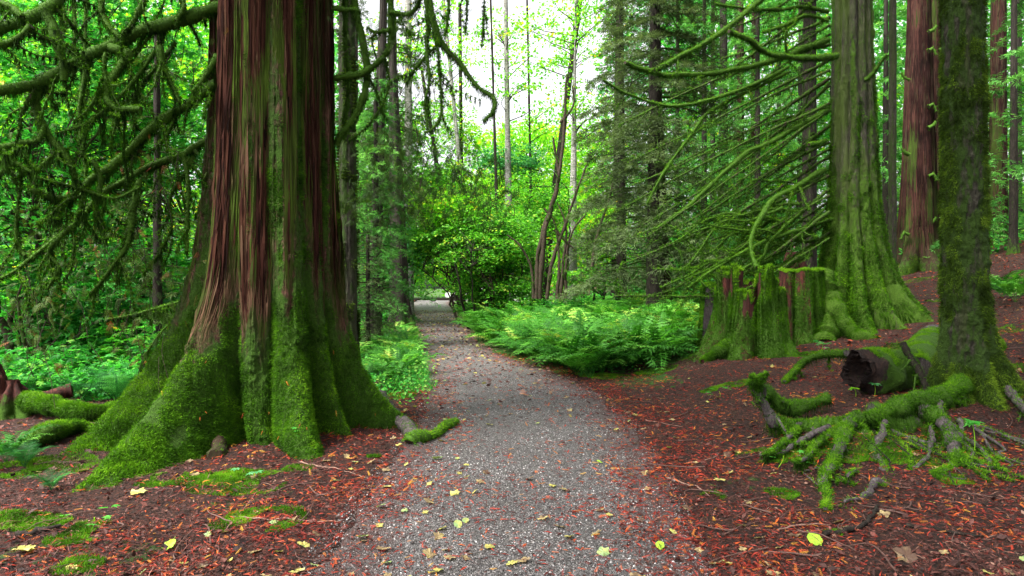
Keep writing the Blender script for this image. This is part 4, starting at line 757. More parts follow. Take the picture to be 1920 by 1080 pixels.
for (px, py, d, rx, rz, nc_, lm), lb_ in zip(gtrees, labs):
    broadleaf('broadleaf_tree', lb_, onG(max(px, 915) if d < 26 and px > 800 else (px if off_path((px - 960) / F * d, d) > .4 else 745), d), [bl(px, py, d, rx, rx * .7, rz, nc_)], lm, stems=3, r0=.05, lsize=.10 if d < 27 else .13, crad=.5, tmpl=RH, per=56 if d < 27 else 40, bm=M_DARK, moss=.3, flat=.07 if lm in (M_LEAFB, M_LEAFG) else .18)
# mossy multi-stem clump at px 1000-1070
vm = thing('mossy_stem_clump', onG(1020, 23.5), 'clump of dark twisting mossy stems behind the fern bank', 'tree'); mbn = 0
for q, r0 in (([(1012, 560), (1015, 500), (1022, 430), (1040, 370), (1052, 300), (1060, 200), (1062, 140)], 5), ([(1025, 560), (1035, 490), (1060, 420), (1085, 350), (1100, 310)], 4), ([(1005, 560), (1010, 470), (1022, 420), (1045, 340), (1038, 260)], 4), ([(1045, 560), (1048, 480), (1040, 420), (1020, 390)], 3), ([(1052, 560), (1055, 500), (1062, 430), (1045, 380)], 3), ([(1060, 560), (1062, 480), (1075, 430), (1100, 400)], 3), ([(1000, 560), (995, 500), (975, 460), (950, 440)], 3), ([(1110, 500), (1120, 440), (1140, 380), (1150, 340)], 3), ([(1040, 430), (1065, 455), (1080, 470)], 3), ([(1050, 230), (1075, 200), (1072, 160)], 2.5)):
    branch(PX(q, 22), brad(r0 * 1.15, 22), brad(r0 * .45, 22), vm, name='stem', dens=.12, hang=.1, sub=5, seed=300 + mbn, sides=7, step=.15, subl=(.5, 1.6), subdir=(0, 0, .4), ml=2, moss=.2, tintb=-.15); mbn += 1
# alders
def alder(px, d, rt_, rb_, label, lean=(0, 0), top=14, seed=0, crown=(), m=M_ALDER, mossb=.0, bend=0.):
    t_, b_ = simple_tree('alder', label, px, d, rt_, rb_, Ht=top, n=5, flare=.06, bm=m, mossb=mossb, seed=seed, lean=lean, res=(40, 120), bark=((5, .5, .01),), inner=.97, bend=bend)
    cm = MB(); tw = MB()
    for (cx, cy, cr, nc_) in crown:
        cl = blob(P(cx, cy, d), (cr, cr * .8, cr), nc_); spray_leaves(cm, cl, 30, .5, .14, tmpl=RH, tilt=.8)
        for p_ in cl[::3]:
            a = np.array([b_[0] + lean[0] * (p_[2] - b_[2]), b_[1], max(b_[2], p_[2] - .8)]); tube(tw, np.array([a, (a + p_) / 2 + rng.normal(size=3) * .1, p_]), np.array([.03, .02, .008]), 4, 0, cap=False)
    if crown: cm.build('crown', [M_LEAFY], t_); tw.build('twigs', [M_DARK], t_)
    return t_
alder(957, 32, 6, 8, 'white-barked alder standing straight in the middle of the sky gap', top=18, seed=1, crown=((990, 150, 1.8, 26), (930, 60, 1.6, 22)), lean=(-.015, 0))
alder(1072, 30, 6, 10, 'pale alder with mossy foot right of the twisting stems', top=16, seed=2, crown=((1040, 70, 2.0, 46), (1090, 190, 1.4, 26)), lean=(.012, 0), mossb=.25)
alder(1010, 34, 7, 9, 'dark leaning alder crossing the centre gap', top=18, seed=3, lean=(.13, 0), m=M_DARK, crown=((1100, 40, 2.2, 40),), mossb=.2)
alder(890, 38, 5, 7, 'slanting alder left of the sky gap centre', top=18, seed=4, lean=(-.10, 0), crown=((860, 120, 1.8, 26),), mossb=.3)
alder(865, 33, 3.5, 4.5, 'thin slanting alder under the drooping mossy limb', top=12, seed=8, lean=(-.16, 0), crown=((800, 230, 1.4, 16),), m=M_DARK)
alder(766, 30, 8, 10, 'grey alder trunk seen through the hanging cedar twigs', top=18, seed=5, crown=((760, 90, 2.0, 34), (830, 40, 1.6, 20)), lean=(.0, 0), mossb=.15)
alder(868, 40, 4, 5, 'slim dark alder left of the sky gap centre behind the cedar twigs', top=18, seed=6, crown=((830, 200, 1.5, 22),), lean=(-.01, 0), m=M_DARK)
alder(718, 30, 4, 6, 'thin dark stem between the curved mossy limbs', top=18, seed=7, crown=((700, 120, 1.6, 24),), m=M_DARK)
alder(938, 30, 2.5, 3.5, 'whip-thin dark stem beside the white-barked alder', top=18, seed=9, m=M_DARK, lean=(-.03, 0))
alder(1000, 35, 2.5, 3.5, 'thin stem right of the white-barked alder', top=18, seed=10, m=M_DARK, lean=(-.02, 0), crown=((1020, 220, 1.2, 14),))
# dark fir and the right-hand forest
conifer('fir', 'tall dark fir with drooping grey-green boughs right of the centre gap', onG(1228, 19), 15, .26, 1.6, lambda z: 3.0 * (1 - z / 24), 200, M_NEED, nl=.16, tw=18, droop=.42, seed=21, mossb=.25, nwid=.9)
t_, _b = simple_tree('dark_conifer', 'dark twin trunk hard beside the tall fir', 1247, 19.6, 7, 12, n=6, flare=.3, bm=M_CEDAR2, mossb=.15, seed=22, lean=(-.03, 0))
conifer('fir', 'smaller dark fir on the left of the tall fir', onG(1165, 24), 12, .2, 1.2, lambda z: 2.4 * (1 - z / 15), 130, M_NEED, nl=.17, tw=15, droop=.4, seed=24, mossb=.2)
for px, d, rt_, rb_, bm_, lb_, sd_, fl_, mb__ in (
    (1722, 22, 23, 32, M_CEDAR2, 'red-barked cedar with mossy foot between the fluted hemlock and the slim mossy trunk', 41, .7, -.02),
    (1752, 24, 11, 14, M_CEDAR2, 'dark red trunk tucked behind the red-barked cedar', 42, .3, -.05),
    (1871, 25, 13, 15, M_CEDAR2, 'straight dark reddish trunk at the right edge of the view', 43, .2, -.05),
    (1517, 16.5, 11, 13, M_DARK, 'slender dark trunk just left of the fluted hemlock', 44, .2, .25),
    (1356, 28, 8, 10, M_DARK, 'dark trunk behind the sweeping mossy boughs', 45, .2, .0),
    (1388, 30, 6, 7, M_CEDAR2, 'reddish thin trunk behind the sweeping boughs', 46, .2, -.1),
    (1413, 32, 5, 6, M_CEDAR2, 'narrowest reddish trunk behind the sweeping boughs', 47, .2, -.1),
    (1336, 31, 4, 5, M_DARK, 'thin dark trunk left of the pair behind the boughs', 48, .2, .0),
    (1673, 17, 5, 6, M_GREY, 'thin moss-green stem between hemlock and red-barked cedar', 49, .05, .6),
    (1905, 32, 8, 9, M_DARK, 'far dark trunk at the extreme right', 50, .2, .0),
    (1585, 30, 6, 7, M_DARK, 'far trunk hidden mostly behind the fluted hemlock', 51, .2, .0),
    (1160, 30, 10, 14, M_DARK, 'dark trunk among the small fir boughs', 52, .2, .1)):
    t_, _b = simple_tree('conifer_trunk', lb_, px, d, rt_, rb_, Ht=13 + d * .1, n=7, flare=fl_, bm=bm_, mossb=mb__, seed=sd_, res=(160 if rt_ > 20 else 60, 200), inner=.88 if rt_ > 20 else .93, fuzz=8000 if rt_ > 20 else 0, fl=(.03, .06), fw=.015, fib=(9000 if rt_ > 20 else 2500) if bm_ is M_CEDAR2 else 0)
    if sd_ in (41, 42):
        for q in range(9):
            y0 = [60, 95, 150, 200, 290, 330, 420, 440, 240][q]; s_ = [1, 1, -1, 1, -1, 1, 1, -1, 1][q]; x0 = px + s_ * rt_ * .8
            branch(PX([(x0, y0), (x0 + s_ * 8, y0 - 4), (x0 + s_ * 14, y0 - 12 + 20 * (q % 2))], d - .5), .05, .03, t_, dens=.4, hang=.4, seed=400 + q, ml=2, step=.08)
# root crag between hemlock and dark trunk
rc_ = thing('leaning_snag', onG(1490, 15.2), 'reddish rotten snag behind the old stump', 'snag'); mb = MB(); spire(mb, np.array(rc_.location), .34, 1.6, 9, 6, -.15); mb.build('wood', [M_ROT, M_MOSS], rc_)
proto = conifer('young_hemlock', 'green hemlock behind the sweeping boughs, nearest the dark fir', onG(1320, 26), 14, .13, .8, lambda z: 3.2 * (1 - z / 20), 58, M_NEEDG, group='hemlocks in the right background', nl=.19, tw=10, droop=.35, seed=61, nwid=1.2)
for px, d, rz, sc, lb_ in ((1420, 24, 1.2, .95, 'green hemlock behind the slender dark trunk'), (1500, 29, 2.4, 1.1, 'green hemlock far behind the old stump'), (1660, 26, 3.1, 1.0, 'green hemlock between the fluted hemlock and the red-barked cedar'), (1800, 28, 4.3, 1.05, 'green hemlock behind the slim mossy trunk'), (1900, 21, 5.2, .9, 'green hemlock at the right edge, nearest of the background ones'), (1960, 27, .6, 1.1, 'green hemlock just beyond the right edge'), (1270, 34, 2.9, 1.2, 'green hemlock behind the tall dark fir'), (1580, 36, .9, 1.25, 'tallest green hemlock far back on the slope'), (1380, 31, 3.6, 1.15, 'green hemlock behind the dark trunks beyond the boughs'), (1460, 34, 5.5, 1.2, 'green hemlock in the far gap above the old stump'), (1740, 33, 2.0, 1.2, 'green hemlock far behind the red-barked cedar')):
    cp(proto, onG(px, d, -.05), rz, sc, lb_)
for (px, py, d, rx, rz, nc_, lm), lb_ in zip([(1430, 330, 34, 2.6, 2.6, 110, M_LEAFY), (1640, 260, 36, 2.2, 3.2, 90, M_LEAF), (1320, 430, 30, 2.2, 1.6, 80, M_LEAF), (1500, 120, 38, 2.6, 2.6, 70, M_LEAFY), (1845, 420, 36, 2.5, 1.2, 60, M_LEAF)],
        ['yellow-green maple glowing behind the sweeping boughs', 'green maple glimpsed right of the fluted hemlock', 'bright green maple low behind the boughs', 'yellowing maple high behind the boughs', 'bright green maple behind the right edge trunks']):
    broadleaf('broadleaf_tree', lb_, onG(px, d), [bl(px, py, d, rx, rx * .7, rz, nc_)], lm, stems=3, r0=.06, lsize=.15, crad=.55, tmpl=RH, per=40, bm=M_DARK, moss=.2)
# far woods: a mass of foliage all round the clearing
mb = MB()
def mass(px0, px1, py0, py1, d0, d1, ncl, per, size, mi, crad=.9, bias=1.):
    px = rng.uniform(px0, px1, ncl); d = rng.uniform(d0, d1, ncl); py = py1 + (py0 - py1) * rng.random(ncl) ** bias
    cl = np.stack([(px - 960) / F * d, d, CZ + (HZ - py) / F * d], -1); spray_leaves(mb, cl, per, crad, size, flat=.3, tmpl=RH, mat=mi, tilt=.7)
mass(-500, 650, -60, 545, 26, 42, 1500, 34, .24, 1); mass(-500, 650, 60, 550, 22, 34, 700, 34, .20, 0); mass(-500, 640, -60, 480, 34, 46, 600, 34, .28, 2)
mass(1230, 2000, -80, 300, 36, 52, 700, 34, .26, 1); mass(1130, 2400, -60, 545, 38, 56, 1500, 34, .28, 0); mass(1130, 2400, -60, 520, 40, 60, 900, 34, .30, 3); mass(1250, 2300, 150, 560, 34, 50, 600, 34, .26, 2)
mass(640, 1140, 330, 545, 76, 92, 900, 34, .45, 2, 1.6, .8); mass(870, 1140, 240, 548, 40, 58, 420, 34, .27, 2, .9, .7); mass(640, 770, 200, 545, 34, 50, 300, 34, .26, 3)
mass(1180, 1300, 430, 545, 30, 44, 160, 34, .2, 1)
tag(mb.build('distant_woods', [M_LEAFB, M_LEAF, M_LEAFY, M_LEAFD]), 'far-off leafy woods closing the view behind the nearer trees', 'woods', kind='stuff')

# ------------------------------------------------------------------ ferns
def fern_mesh(nf, L0, seed, m, detail=0, arch=.9, npin=20):
    mb = MB(); r = np.random.default_rng(seed)
    for f_ in range(nf):
        a = f_ / nf * 2 * math.pi + r.uniform(-.3, .3); L_ = L0 * r.uniform(.7, 1.1); e0 = r.uniform(.95, 1.42); t_ = np.linspace(0, 1, npin + 4)
        el = e0 - (e0 + r.uniform(.2, .6)) * t_ ** 1.3 * arch; ds_ = L_ / len(t_); h_ = np.array([math.cos(a), math.sin(a), 0])
        pt = np.cumsum(np.stack([h_ * math.cos(e) * ds_ + np.array([0, 0, math.sin(e) * ds_]) for e in el]), 0); T = unit(np.gradient(pt, axis=0)); sd_ = np.array([-h_[1], h_[0], 0]); up = np.cross(sd_, T) * -1
        tn = np.clip(r.uniform(.05, .95), 0, 1); tube(mb, pt, np.linspace(.004, .001, len(pt)), 4, 0, tint=tn * .6, cap=False)
        i_ = np.arange(4, len(t_)); tt = t_[i_]; pl_ = L_ * .26 * np.sin(np.clip((1 - tt) * 1.9 + .12, 0, math.pi / 2 + .5)) * (1 - .12 * (tt < .3))
        for sg in (1, -1):
            D = sd_ * sg + T[i_] * .45 + np.array([0, 0, -.18]); X_, Y_, Z_ = frames(D, up[i_] + r.normal(size=(len(i_), 3)) * .12)
            if detail:
                parts = [(RH[0] * [1, .05, 1], RH[1])]
                for q in np.linspace(.08, .9, 8):
                    for s2 in (1, -1): parts.append((rotT(RH[0] * [.20 * (1.1 - q), .055, .3], 1.1 * s2) + [q, 0, -.05 * q], RH[1]))
                tm = multi(parts)
            else: tm = multi([(RH[0] * [1, .19, 1], RH[1]), (rotT(RH[0] * [.35, .10, 1], .8) + [.25, 0, 0], RH[1]), (rotT(RH[0] * [.35, .10, 1], -.8) + [.25, 0, 0], RH[1]), (rotT(RH[0] * [.25, .09, 1], .8) + [.55, 0, 0], RH[1]), (rotT(RH[0] * [.25, .09, 1], -.8) + [.55, 0, 0], RH[1])])
            s_ = pl_[:, None]; scatter(mb, *tm, pt[i_], X_ * s_, Y_ * s_, Z_ * s_, np.clip(tn + r.normal(size=len(i_)) * .08, 0, 1))
    o = mb.build('fern', m); me = o.data; bpy.data.objects.remove(o); return me
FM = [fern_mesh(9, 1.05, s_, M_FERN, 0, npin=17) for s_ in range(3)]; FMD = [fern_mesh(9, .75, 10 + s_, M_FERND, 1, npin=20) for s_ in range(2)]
FMS = fern_mesh(10, 1.15, 77, M_FERN, 0, npin=17)
def put(me, name, loc, rz, sc, label, cat, group, tilt=(0, 0)):
    o = bpy.data.objects.new(name, me); C.objects.link(o); o.location = tuple(float(v) for v in loc); o.rotation_euler = (tilt[0], tilt[1], rz); o.scale = (sc, sc, sc)
    return tag(o, label, cat, group)
r = np.random.default_rng(12); spots = []
while len(spots) < 430:
    d = 10.8 + 18 * r.random() ** 1.4; px = r.uniform(862, 1500); x = (px - 960) / F * d; o_ = x - pr(d)
    if px > 1345 and (d > 12.5 or d < 11): continue
    lim = np.interp(px, [870, 900, 960, 1020, 1080, 1120, 1200, 1280, 1340, 1400], [24, 19, 15.5, 12.6, 11.3, 11.2, 12.3, 13.0, 13.6, 15])
    if o_ < .22 or d < lim + r.normal() * .15: continue
    spots.append((d, x))
spots.sort()
for d, x in spots[:250]:
    put(FM[r.integers(3)], 'lady_fern', (x, d, H(x, d) - .04), r.uniform(0, 6.28), r.uniform(.8, 1.45), 'light green lady fern in the dense fern bank right of the path', 'fern', 'lady ferns in the bank right of the path', (r.normal() * .15, r.normal() * .15))
def merged(meshes, places, name, m):
    mb = MB()
    for d, x in places:
        me = meshes[r.integers(len(meshes))]; n_ = len(me.vertices); co = np.empty(n_ * 3, np.float32); me.vertices.foreach_get('co', co); co = co.reshape(-1, 3)
        tn = np.empty(n_, np.float32); me.attributes['tint'].data.foreach_get('value', tn); a = r.uniform(0, 6.28); c_, s_ = math.cos(a), math.sin(a); sc = r.uniform(.9, 1.4)
        V = np.stack([co[:, 0] * c_ - co[:, 1] * s_, co[:, 0] * s_ + co[:, 1] * c_, co[:, 2]], -1) * sc + [x, d, float(H(x, d)) - .04]
        L = np.empty(len(me.loops), np.int32); me.loops.foreach_get('vertex_index', L); mb.add(V, L.reshape(-1, 4), 0, tn)
    return mb.build(name, m)
tag(merged([FMS], spots[250:], 'far_fern_bank', M_FERN), 'mass of more distant lady ferns at the back of the bank', 'ferns', kind='stuff')
cnt = 0
while cnt < 62:
    d = r.uniform(9.5, 21); x = pl(d) - .25 - abs(r.normal()) * .9; px = 960 + x / d * F
    if px < 655 or px > 790: continue
    put(FM[r.integers(3)], 'lady_fern', (x, d, H(x, d) - .03), r.uniform(0, 6.28), r.uniform(.4, .8), 'small light fern on the verge between the great cedar and the path', 'fern', 'small ferns on the left verge', (0, 0)); cnt += 1
cnt = 0
while cnt < 40:
    d = r.uniform(8.6, 12.5); px = r.uniform(30, 330); x = (px - 960) / F * d
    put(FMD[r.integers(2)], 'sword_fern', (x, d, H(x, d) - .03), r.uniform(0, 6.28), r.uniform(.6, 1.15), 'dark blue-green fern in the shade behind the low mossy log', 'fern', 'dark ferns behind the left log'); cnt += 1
for px, py, sc, me, rz, lb_ in ((95, 925, .34, FMD[0], .4, 'small bright fern on bare soil left of the mossy buttress'), (45, 880, .5, FMD[1], 2.2, 'wispy fern arching in from the left edge below the mossy hump'), (140, 725, .85, FMD[0], 1.1, 'silvery blue-green fern standing above the low left log'), (10, 870, .5, FM[1], 5., 'yellowing fern at the left edge below the mossy hump'), (1905, 570, .9, FM[0], 1., 'pale fern behind the slim mossy trunk at the right edge'), (1880, 560, .9, FM[1], 3., 'second pale fern beside the one at the right edge'), (1740, 505, .8, FM[2], 2., 'small fern at the foot of the red-barked cedar')):
    put(me, 'fern', G(px, py), rz, sc, lb_, 'fern', None)
# leafy undercover of the fern bank and verges
mb = MB(); n_ = 900; d = rng.uniform(11.5, 24, n_); x = pr(d) + .1 + np.abs(rng.normal(size=n_)) * 2.2; px = 960 + x / d * F; lim = np.interp(px, [880, 1000, 1110, 1200, 1280, 1340, 1400], [30, 16.5, 11.0, 11.8, 12.4, 13, 15]); k_ = (d > lim) & (px < 1340); x, d = x[k_], d[k_]
spray_leaves(mb, np.stack([x, d, H(x, d) + rng.uniform(.03, .35, len(x))], -1), 18, .25, .06, tmpl=RH)
n_ = 420; d = rng.uniform(8.5, 22, n_); x = pl(d) - .1 - np.abs(rng.normal(size=n_)) * .8; px = 960 + x / d * F; k_ = (px > 650) & (px < 800); x, d = x[k_], d[k_]
spray_leaves(mb, np.stack([x, d, H(x, d) + rng.uniform(.02, .25, len(x))], -1), 18, .2, .045, tmpl=RH, tb=.2)
n_ = 900; px = rng.uniform(-80, 340, n_); d = rng.uniform(8.8, 13, n_); x = (px - 960) / F * d
spray_leaves(mb, np.stack([x, d, H(x, d) + rng.uniform(.02, .4, n_)], -1), 14, .25, .08, tmpl=MAPLE)
n_ = 3500; px = rng.uniform(-200, 2200, n_); d = rng.uniform(22, 40, n_); x = (px - 960) / F * d; k_ = (off_path(x, d) > .5) ; x, d = x[k_], d[k_]
spray_leaves(mb, np.stack([x, d, H(x, d) + rng.uniform(.02, .9, len(x))], -1), 16, .5, .15, tmpl=RH)
tag(mb.build('ground_cover', [M_LEAF]), 'low leafy ground cover under ferns and trees', 'undergrowth', kind='stuff')
# tall grass on the left verge
mb = MB(); n_ = 3500; d = rng.uniform(9.5, 17, n_); x = pl(d) - .02 - np.abs(rng.normal(size=n_)) * .5; px = 960 + x / d * F; k_ = px > 655; x, d = x[k_], d[k_]; n_ = len(x)
blades(mb, np.stack([x, d, H(x, d)], -1), np.array([0, 0, 1.]) + rng.normal(size=(n_, 3)) * .45, rng.uniform(.06, .30, n_), .006, np.clip(.1 + .7 * rng.random(n_), 0, 1), 0)
tag(mb.build('grass', [M_LEAF]), 'wispy pale grass on the left verge of the path', 'grass', kind='stuff')

# ------------------------------------------------------------------ unseen crowns, added overhead to shade the forest floor
mb = MB()
cl = np.stack([rng.uniform(-5.5, 3.2, 400), rng.uniform(-3, 9, 400), rng.uniform(6.9, 10, 400)], -1)
n_ = len(cl) * 14; c_ = np.repeat(cl, 14, 0) + rng.normal(size=(n_, 3)) * [.5, .5, .12]; X_, Y_, Z_ = frames(rdir(n_) * [1, 1, .4], np.array([0, 0, 1.]) + rdir(n_) * .4); s_ = rng.uniform(.3, .6, n_)[:, None]
scatter(mb, *SPRAY, c_, X_ * s_, Y_ * s_, Z_ * s_, .3 + .4 * rng.random(n_)); mb.build('crown', [M_CSPR], cedar)
mb = MB()
cl = np.stack([rng.uniform(2, 10, 330), rng.uniform(1, 18, 330), rng.uniform(9, 12.5, 330)], -1)
n_ = len(cl) * 14; c_ = np.repeat(cl, 14, 0) + rng.normal(size=(n_, 3)) * [.5, .5, .12]; X_, Y_, Z_ = frames(rdir(n_) * [1, 1, .4], np.array([0, 0, 1.]) + rdir(n_) * .4); s_ = rng.uniform(.3, .6, n_)[:, None]
scatter(mb, *SPRAY, c_, X_ * s_, Y_ * s_, Z_ * s_, .3 + .4 * rng.random(n_)); mb.build('crown', [M_NEED], T2)

# ------------------------------------------------------------------ litter
def surf(x, y):
    x = np.asarray(x, float); y = np.asarray(y, float); o_ = off_path(x, y)
    fine = np.clip(1 - (y - 12) / 10, 0, 1) * sstep(o_, .0, .25)
    g = H(x, y) + fine * (.014 * N2(x, y, 7, 11) + .008 * N2(x, y, 19, 12)) - .05 * sstep(-o_, -.05, .12)
    on = o_ + .09 * N2(x, y, 1.3, 31) + .06 * N2(x, y, 5, 32) + .05 * N2(x, y, 14, 34)
    p_ = H(x, y) + .008 + .02 * sstep(-on, 0, .8) - .07 * sstep(on, -.02, .3) + .003 * N2(x, y, 5, 33)
    return np.maximum(g, np.where(o_ < .3, p_, -9))
def scat_pts(n, y0, y1, dens, pw=1.6):
    out = []; tot = 0
    while tot < n:
        y = y0 + (y1 - y0) * rng.random(n) ** pw; x = rng.uniform(-1, 1, n) * (.80 * y + .2); k = rng.random(n) < dens(x, y)
        out.append(np.stack([x[k], y[k]], -1)); tot += k.sum()
    q = np.concatenate(out)[:n]; return q[:, 0], q[:, 1]
def flat(n, tilt=.22): return frames(np.stack([*(rdir(n)[:, :2].T), np.zeros(n)], -1), np.array([0, 0, 1.]) + rng.normal(size=(n, 3)) * tilt)
def clump(x, y, f, seed, lo=-.3, hi=.5): return sstep(N2(x, y, f, seed), lo, hi)
def d_red(x, y):
    o_ = off_path(x, y); e = np.exp(-(np.maximum(0, np.abs(o_ - .15) - .1) / .5) ** 2)
    return np.clip((.16 + .75 * e + .3 * (o_ > 0)) * (.25 + .75 * clump(x, y, 2.2, 51)) * (1 - .6 * ((x < -2.6) & (y < 9))), 0, 1) * np.where((y > 11.5) & (x > pr(y) + .5), .15, 1)
mb = MB()
for n_, szr, T_, tb, tr in ((15000, (.025, .07), SPRAY, 0, .95), (30000, (.015, .065), SLIV, 0, .8), (1300, (.04, .085), SPRAY, .65, .35)):
    x, y = scat_pts(n_, 3.0, 15, d_red); X_, Y_, Z_ = flat(n_, .3); s_ = rng.uniform(*szr, n_)[:, None] * (.7 + .3 * np.minimum(y, 8)[:, None] / 4.5)
    scatter(mb, *T_, np.stack([x, y, surf(x, y) + rng.uniform(.002, .010, n_)], -1), X_ * s_, Y_ * s_ * (.6 if T_ is SPRAY else .8), Z_ * s_, np.clip(tb + tr * rng.random(n_) ** 1.3, 0, 1))
ok = np.nonzero((HV[..., 2] < .9).ravel() & (HV[..., 2] > 0).ravel() & (HV[..., 1] < HC[1] + .2).ravel())[0]; ii = rng.choice(ok, 26); X_, Y_, Z_ = frames(np.array([.1, -.2, -1.]) + rdir(26) * .6, np.array([0, -.8, .6]) + rdir(26) * .3); s_ = rng.uniform(.03, .08, 26)[:, None]
scatter(mb, *SPRAY, HV.reshape(-1, 3)[ii] + np.array([0, -.03, .025]), X_ * s_, Y_ * s_ * .4, Z_ * s_, np.clip(.45 + .55 * rng.random(26), 0, 1))
n_ = 9000; y = rng.uniform(11, 28, n_); x = rng.uniform(3.2, 22, n_); X_, Y_, Z_ = flat(n_, .35); s_ = rng.uniform(.04, .11, n_)[:, None]
scatter(mb, *SLIV, np.stack([x, y, surf(x, y) + .014], -1), X_ * s_, Y_ * s_ * 1.3, Z_ * s_, .8 * rng.random(n_))
tag(mb.build('cedar_litter', [M_LIT]), 'shed red and orange cedar sprigs strewn over soil and gravel', 'litter', kind='stuff')
mb = MB()
def d_soil(x, y): return np.clip(sstep(off_path(x, y), -.45, .25) * (.45 + .55 * clump(x, y, 1.7, 52)), .02, 1) * np.where((y > 11.5) & (x > pr(y) + .5), .15, 1)
for n_, szr, T_, w_, pw, tl, tr in ((26000, (.010, .032), RH, .7, 1.6, .6, .95), (2200, (.03, .07), RH, .7, 1.9, .6, .7), (70000, (.02, .09), SLIV, .22, 1.6, .25, .9)):
    x, y = scat_pts(n_, 3.0, 14, d_soil if w_ > .5 else lambda x, y: np.clip(d_soil(x, y) + .05, 0, 1), pw); X_, Y_, Z_ = flat(n_, tl); s_ = rng.uniform(*szr, n_)[:, None]
    scatter(mb, *T_, np.stack([x, y, surf(x, y) + rng.uniform(.002, .014, n_)], -1), X_ * s_, Y_ * s_ * w_, Z_ * s_, np.clip(tr * rng.random(n_), 0, 1))
n_ = 12000; y = rng.uniform(11, 30, n_); x = rng.uniform(3.2, 24, n_); X_, Y_, Z_ = flat(n_, .4); s_ = rng.uniform(.03, .12, n_)[:, None]
scatter(mb, *RH, np.stack([x, y, surf(x, y) + .012], -1), X_ * s_, Y_ * s_ * rng.uniform(.25, .7, (n_, 1)), Z_ * s_, .2 + .8 * rng.random(n_))
n_ = 4500; x, y = scat_pts(n_, 5, 40, lambda x, y: .9 * (off_path(x, y) < .2) * sstep(y, 5, 22) + 0 * x, 1.1); X_, Y_, Z_ = flat(n_, .3); s_ = rng.uniform(.03, .08, n_)[:, None]
scatter(mb, *RH, np.stack([x, y, surf(x, y) + .008], -1), X_ * s_, Y_ * s_, Z_ * s_, .3 + .7 * rng.random(n_))
tag(mb.build('bark_litter', [M_CHIP]), 'dark brown needles, bark flakes and rotten leaves on the soil', 'litter', kind='stuff')
mb = MB(); n_ = 60000; y = 3.0 + 8.5 * rng.random(n_) ** 1.9; x = pl(y) - .15 + rng.random(n_) * (pr(y) - pl(y) + .3)
OC = (np.array([[1, 0, 0], [0, 1, 0], [-1, 0, 0], [0, -1, 0], [0, 0, 1], [0, 0, -1.]]) * .5, np.array([[0, 1, 4], [1, 2, 4], [2, 3, 4], [3, 0, 4], [1, 0, 5], [2, 1, 5], [3, 2, 5], [0, 3, 5]]))
X_, Y_, Z_ = flat(n_, .5); s_ = (.0045 + .010 * rng.random(n_) ** 2.2)[:, None]
scatter(mb, *OC, np.stack([x, y, surf(x, y) + s_[:, 0] * .12], -1), X_ * s_ * 1.2, Y_ * s_, Z_ * s_ * .75, rng.random(n_) ** 1.6)
tag(mb.build('gravel_chips', [M_STONE]), 'loose grey gravel chips on the near path', 'gravel', kind='stuff')
# pale leaves far down the path and beyond the countable ones
mb = MB(); n_ = 650; x, y = scat_pts(n_, 9, 40, lambda x, y: .9 * (off_path(x, y) < .5) * sstep(y, 9, 20) + 0 * x, 1.1); X_, Y_, Z_ = flat(n_, .3); s_ = rng.uniform(.04, .09, n_)[:, None]
scatter(mb, *MAPLE, np.stack([x, y, surf(x, y) + .012], -1), X_ * s_, Y_ * s_, Z_ * s_, .1 + .75 * rng.random(n_)); tag(mb.build('distant_leaf_fall', [M_YEL]), 'pale yellow and tan leaves scattered along the far path', 'leaves', kind='stuff')
# countable leaves
def leafmesh(seed, tn, oval=False):
    r_ = np.random.default_rng(seed); m_ = MB(); 
    k = 26 if not oval else 20; a = np.linspace(0, 2 * math.pi, k + 1)[:-1]
    rad = (.66 + .17 * np.cos(a * 5) * (np.abs(a - math.pi) > .3) + .06 * np.cos(a * 15)) * (1 - .25 * np.cos(a)) if not oval else .8 * (1 - .18 * np.cos(a)) * (1 - .35 * np.abs(np.sin(a)))
    rad = rad * (1 + r_.normal(size=k) * .05); V = np.stack([np.cos(a) * rad * .55, np.sin(a) * rad * .55, .10 * (np.abs(np.sin(a)) * rad) ** 2 + .05 * r_.normal() * np.cos(a)+ .03 * r_.normal(size=k)], -1)
    V = np.concatenate([[[0, 0, 0]], V]); i = np.arange(k); m_.add(V, np.stack([np.zeros(k, int), i + 1, (i + 1) % k + 1], -1), 0, tn)
    m_.add([[-.3, .008, 0], [-.3, -.008, 0], [-.75, -.008, .06], [-.75, .008, .06]], [[0, 1, 2, 3]], 0, 0.)
    o = m_.build('fallen_leaf', [M_YEL]); me = o.data; bpy.data.objects.remove(o); return me
LM = {'pale tan': [leafmesh(1, .22), leafmesh(2, .3)], 'pale yellow': [leafmesh(3, .62), leafmesh(4, .7, True)], 'grey-green': [leafmesh(5, .97), leafmesh(6, .9, True)], 'brown': [leafmesh(7, .03), leafmesh(8, .08)]}
r = np.random.default_rng(44); keys = list(LM)
x, y = scat_pts(320, 3.3, 12, lambda x, y: np.where((y > 10.8) & (x > pr(y) + .3), 0, np.clip(.35 + .5 * (np.abs(off_path(x, y)) < .8), 0, 1)), 1.5)
for X0, Y0 in zip(x, y):
    if (X0 - HC[0]) ** 2 + (Y0 - HC[1]) ** 2 < 1.7: continue
    kk = keys[r.choice(4, p=[.32, .33, .15, .2])]; on = 'on the gravel path' if off_path(X0, Y0) < 0 else ('on the soil left of the path' if X0 < pl(Y0) else 'on the soil right of the path')
    put(LM[kk][r.integers(2)], 'fallen_leaf', (X0, Y0, surf(X0, Y0) + .012), r.uniform(0, 6.28), r.uniform(.05, .095), '%s fallen leaf lying %s' % (kk, on), 'leaf', '%s leaves %s' % (kk, on), (r.normal() * .25, r.normal() * .25))
mlime = leafmat('lime_leaf', [(0, (.22, .42, .03)), (1, (.36, .60, .05))], .3)
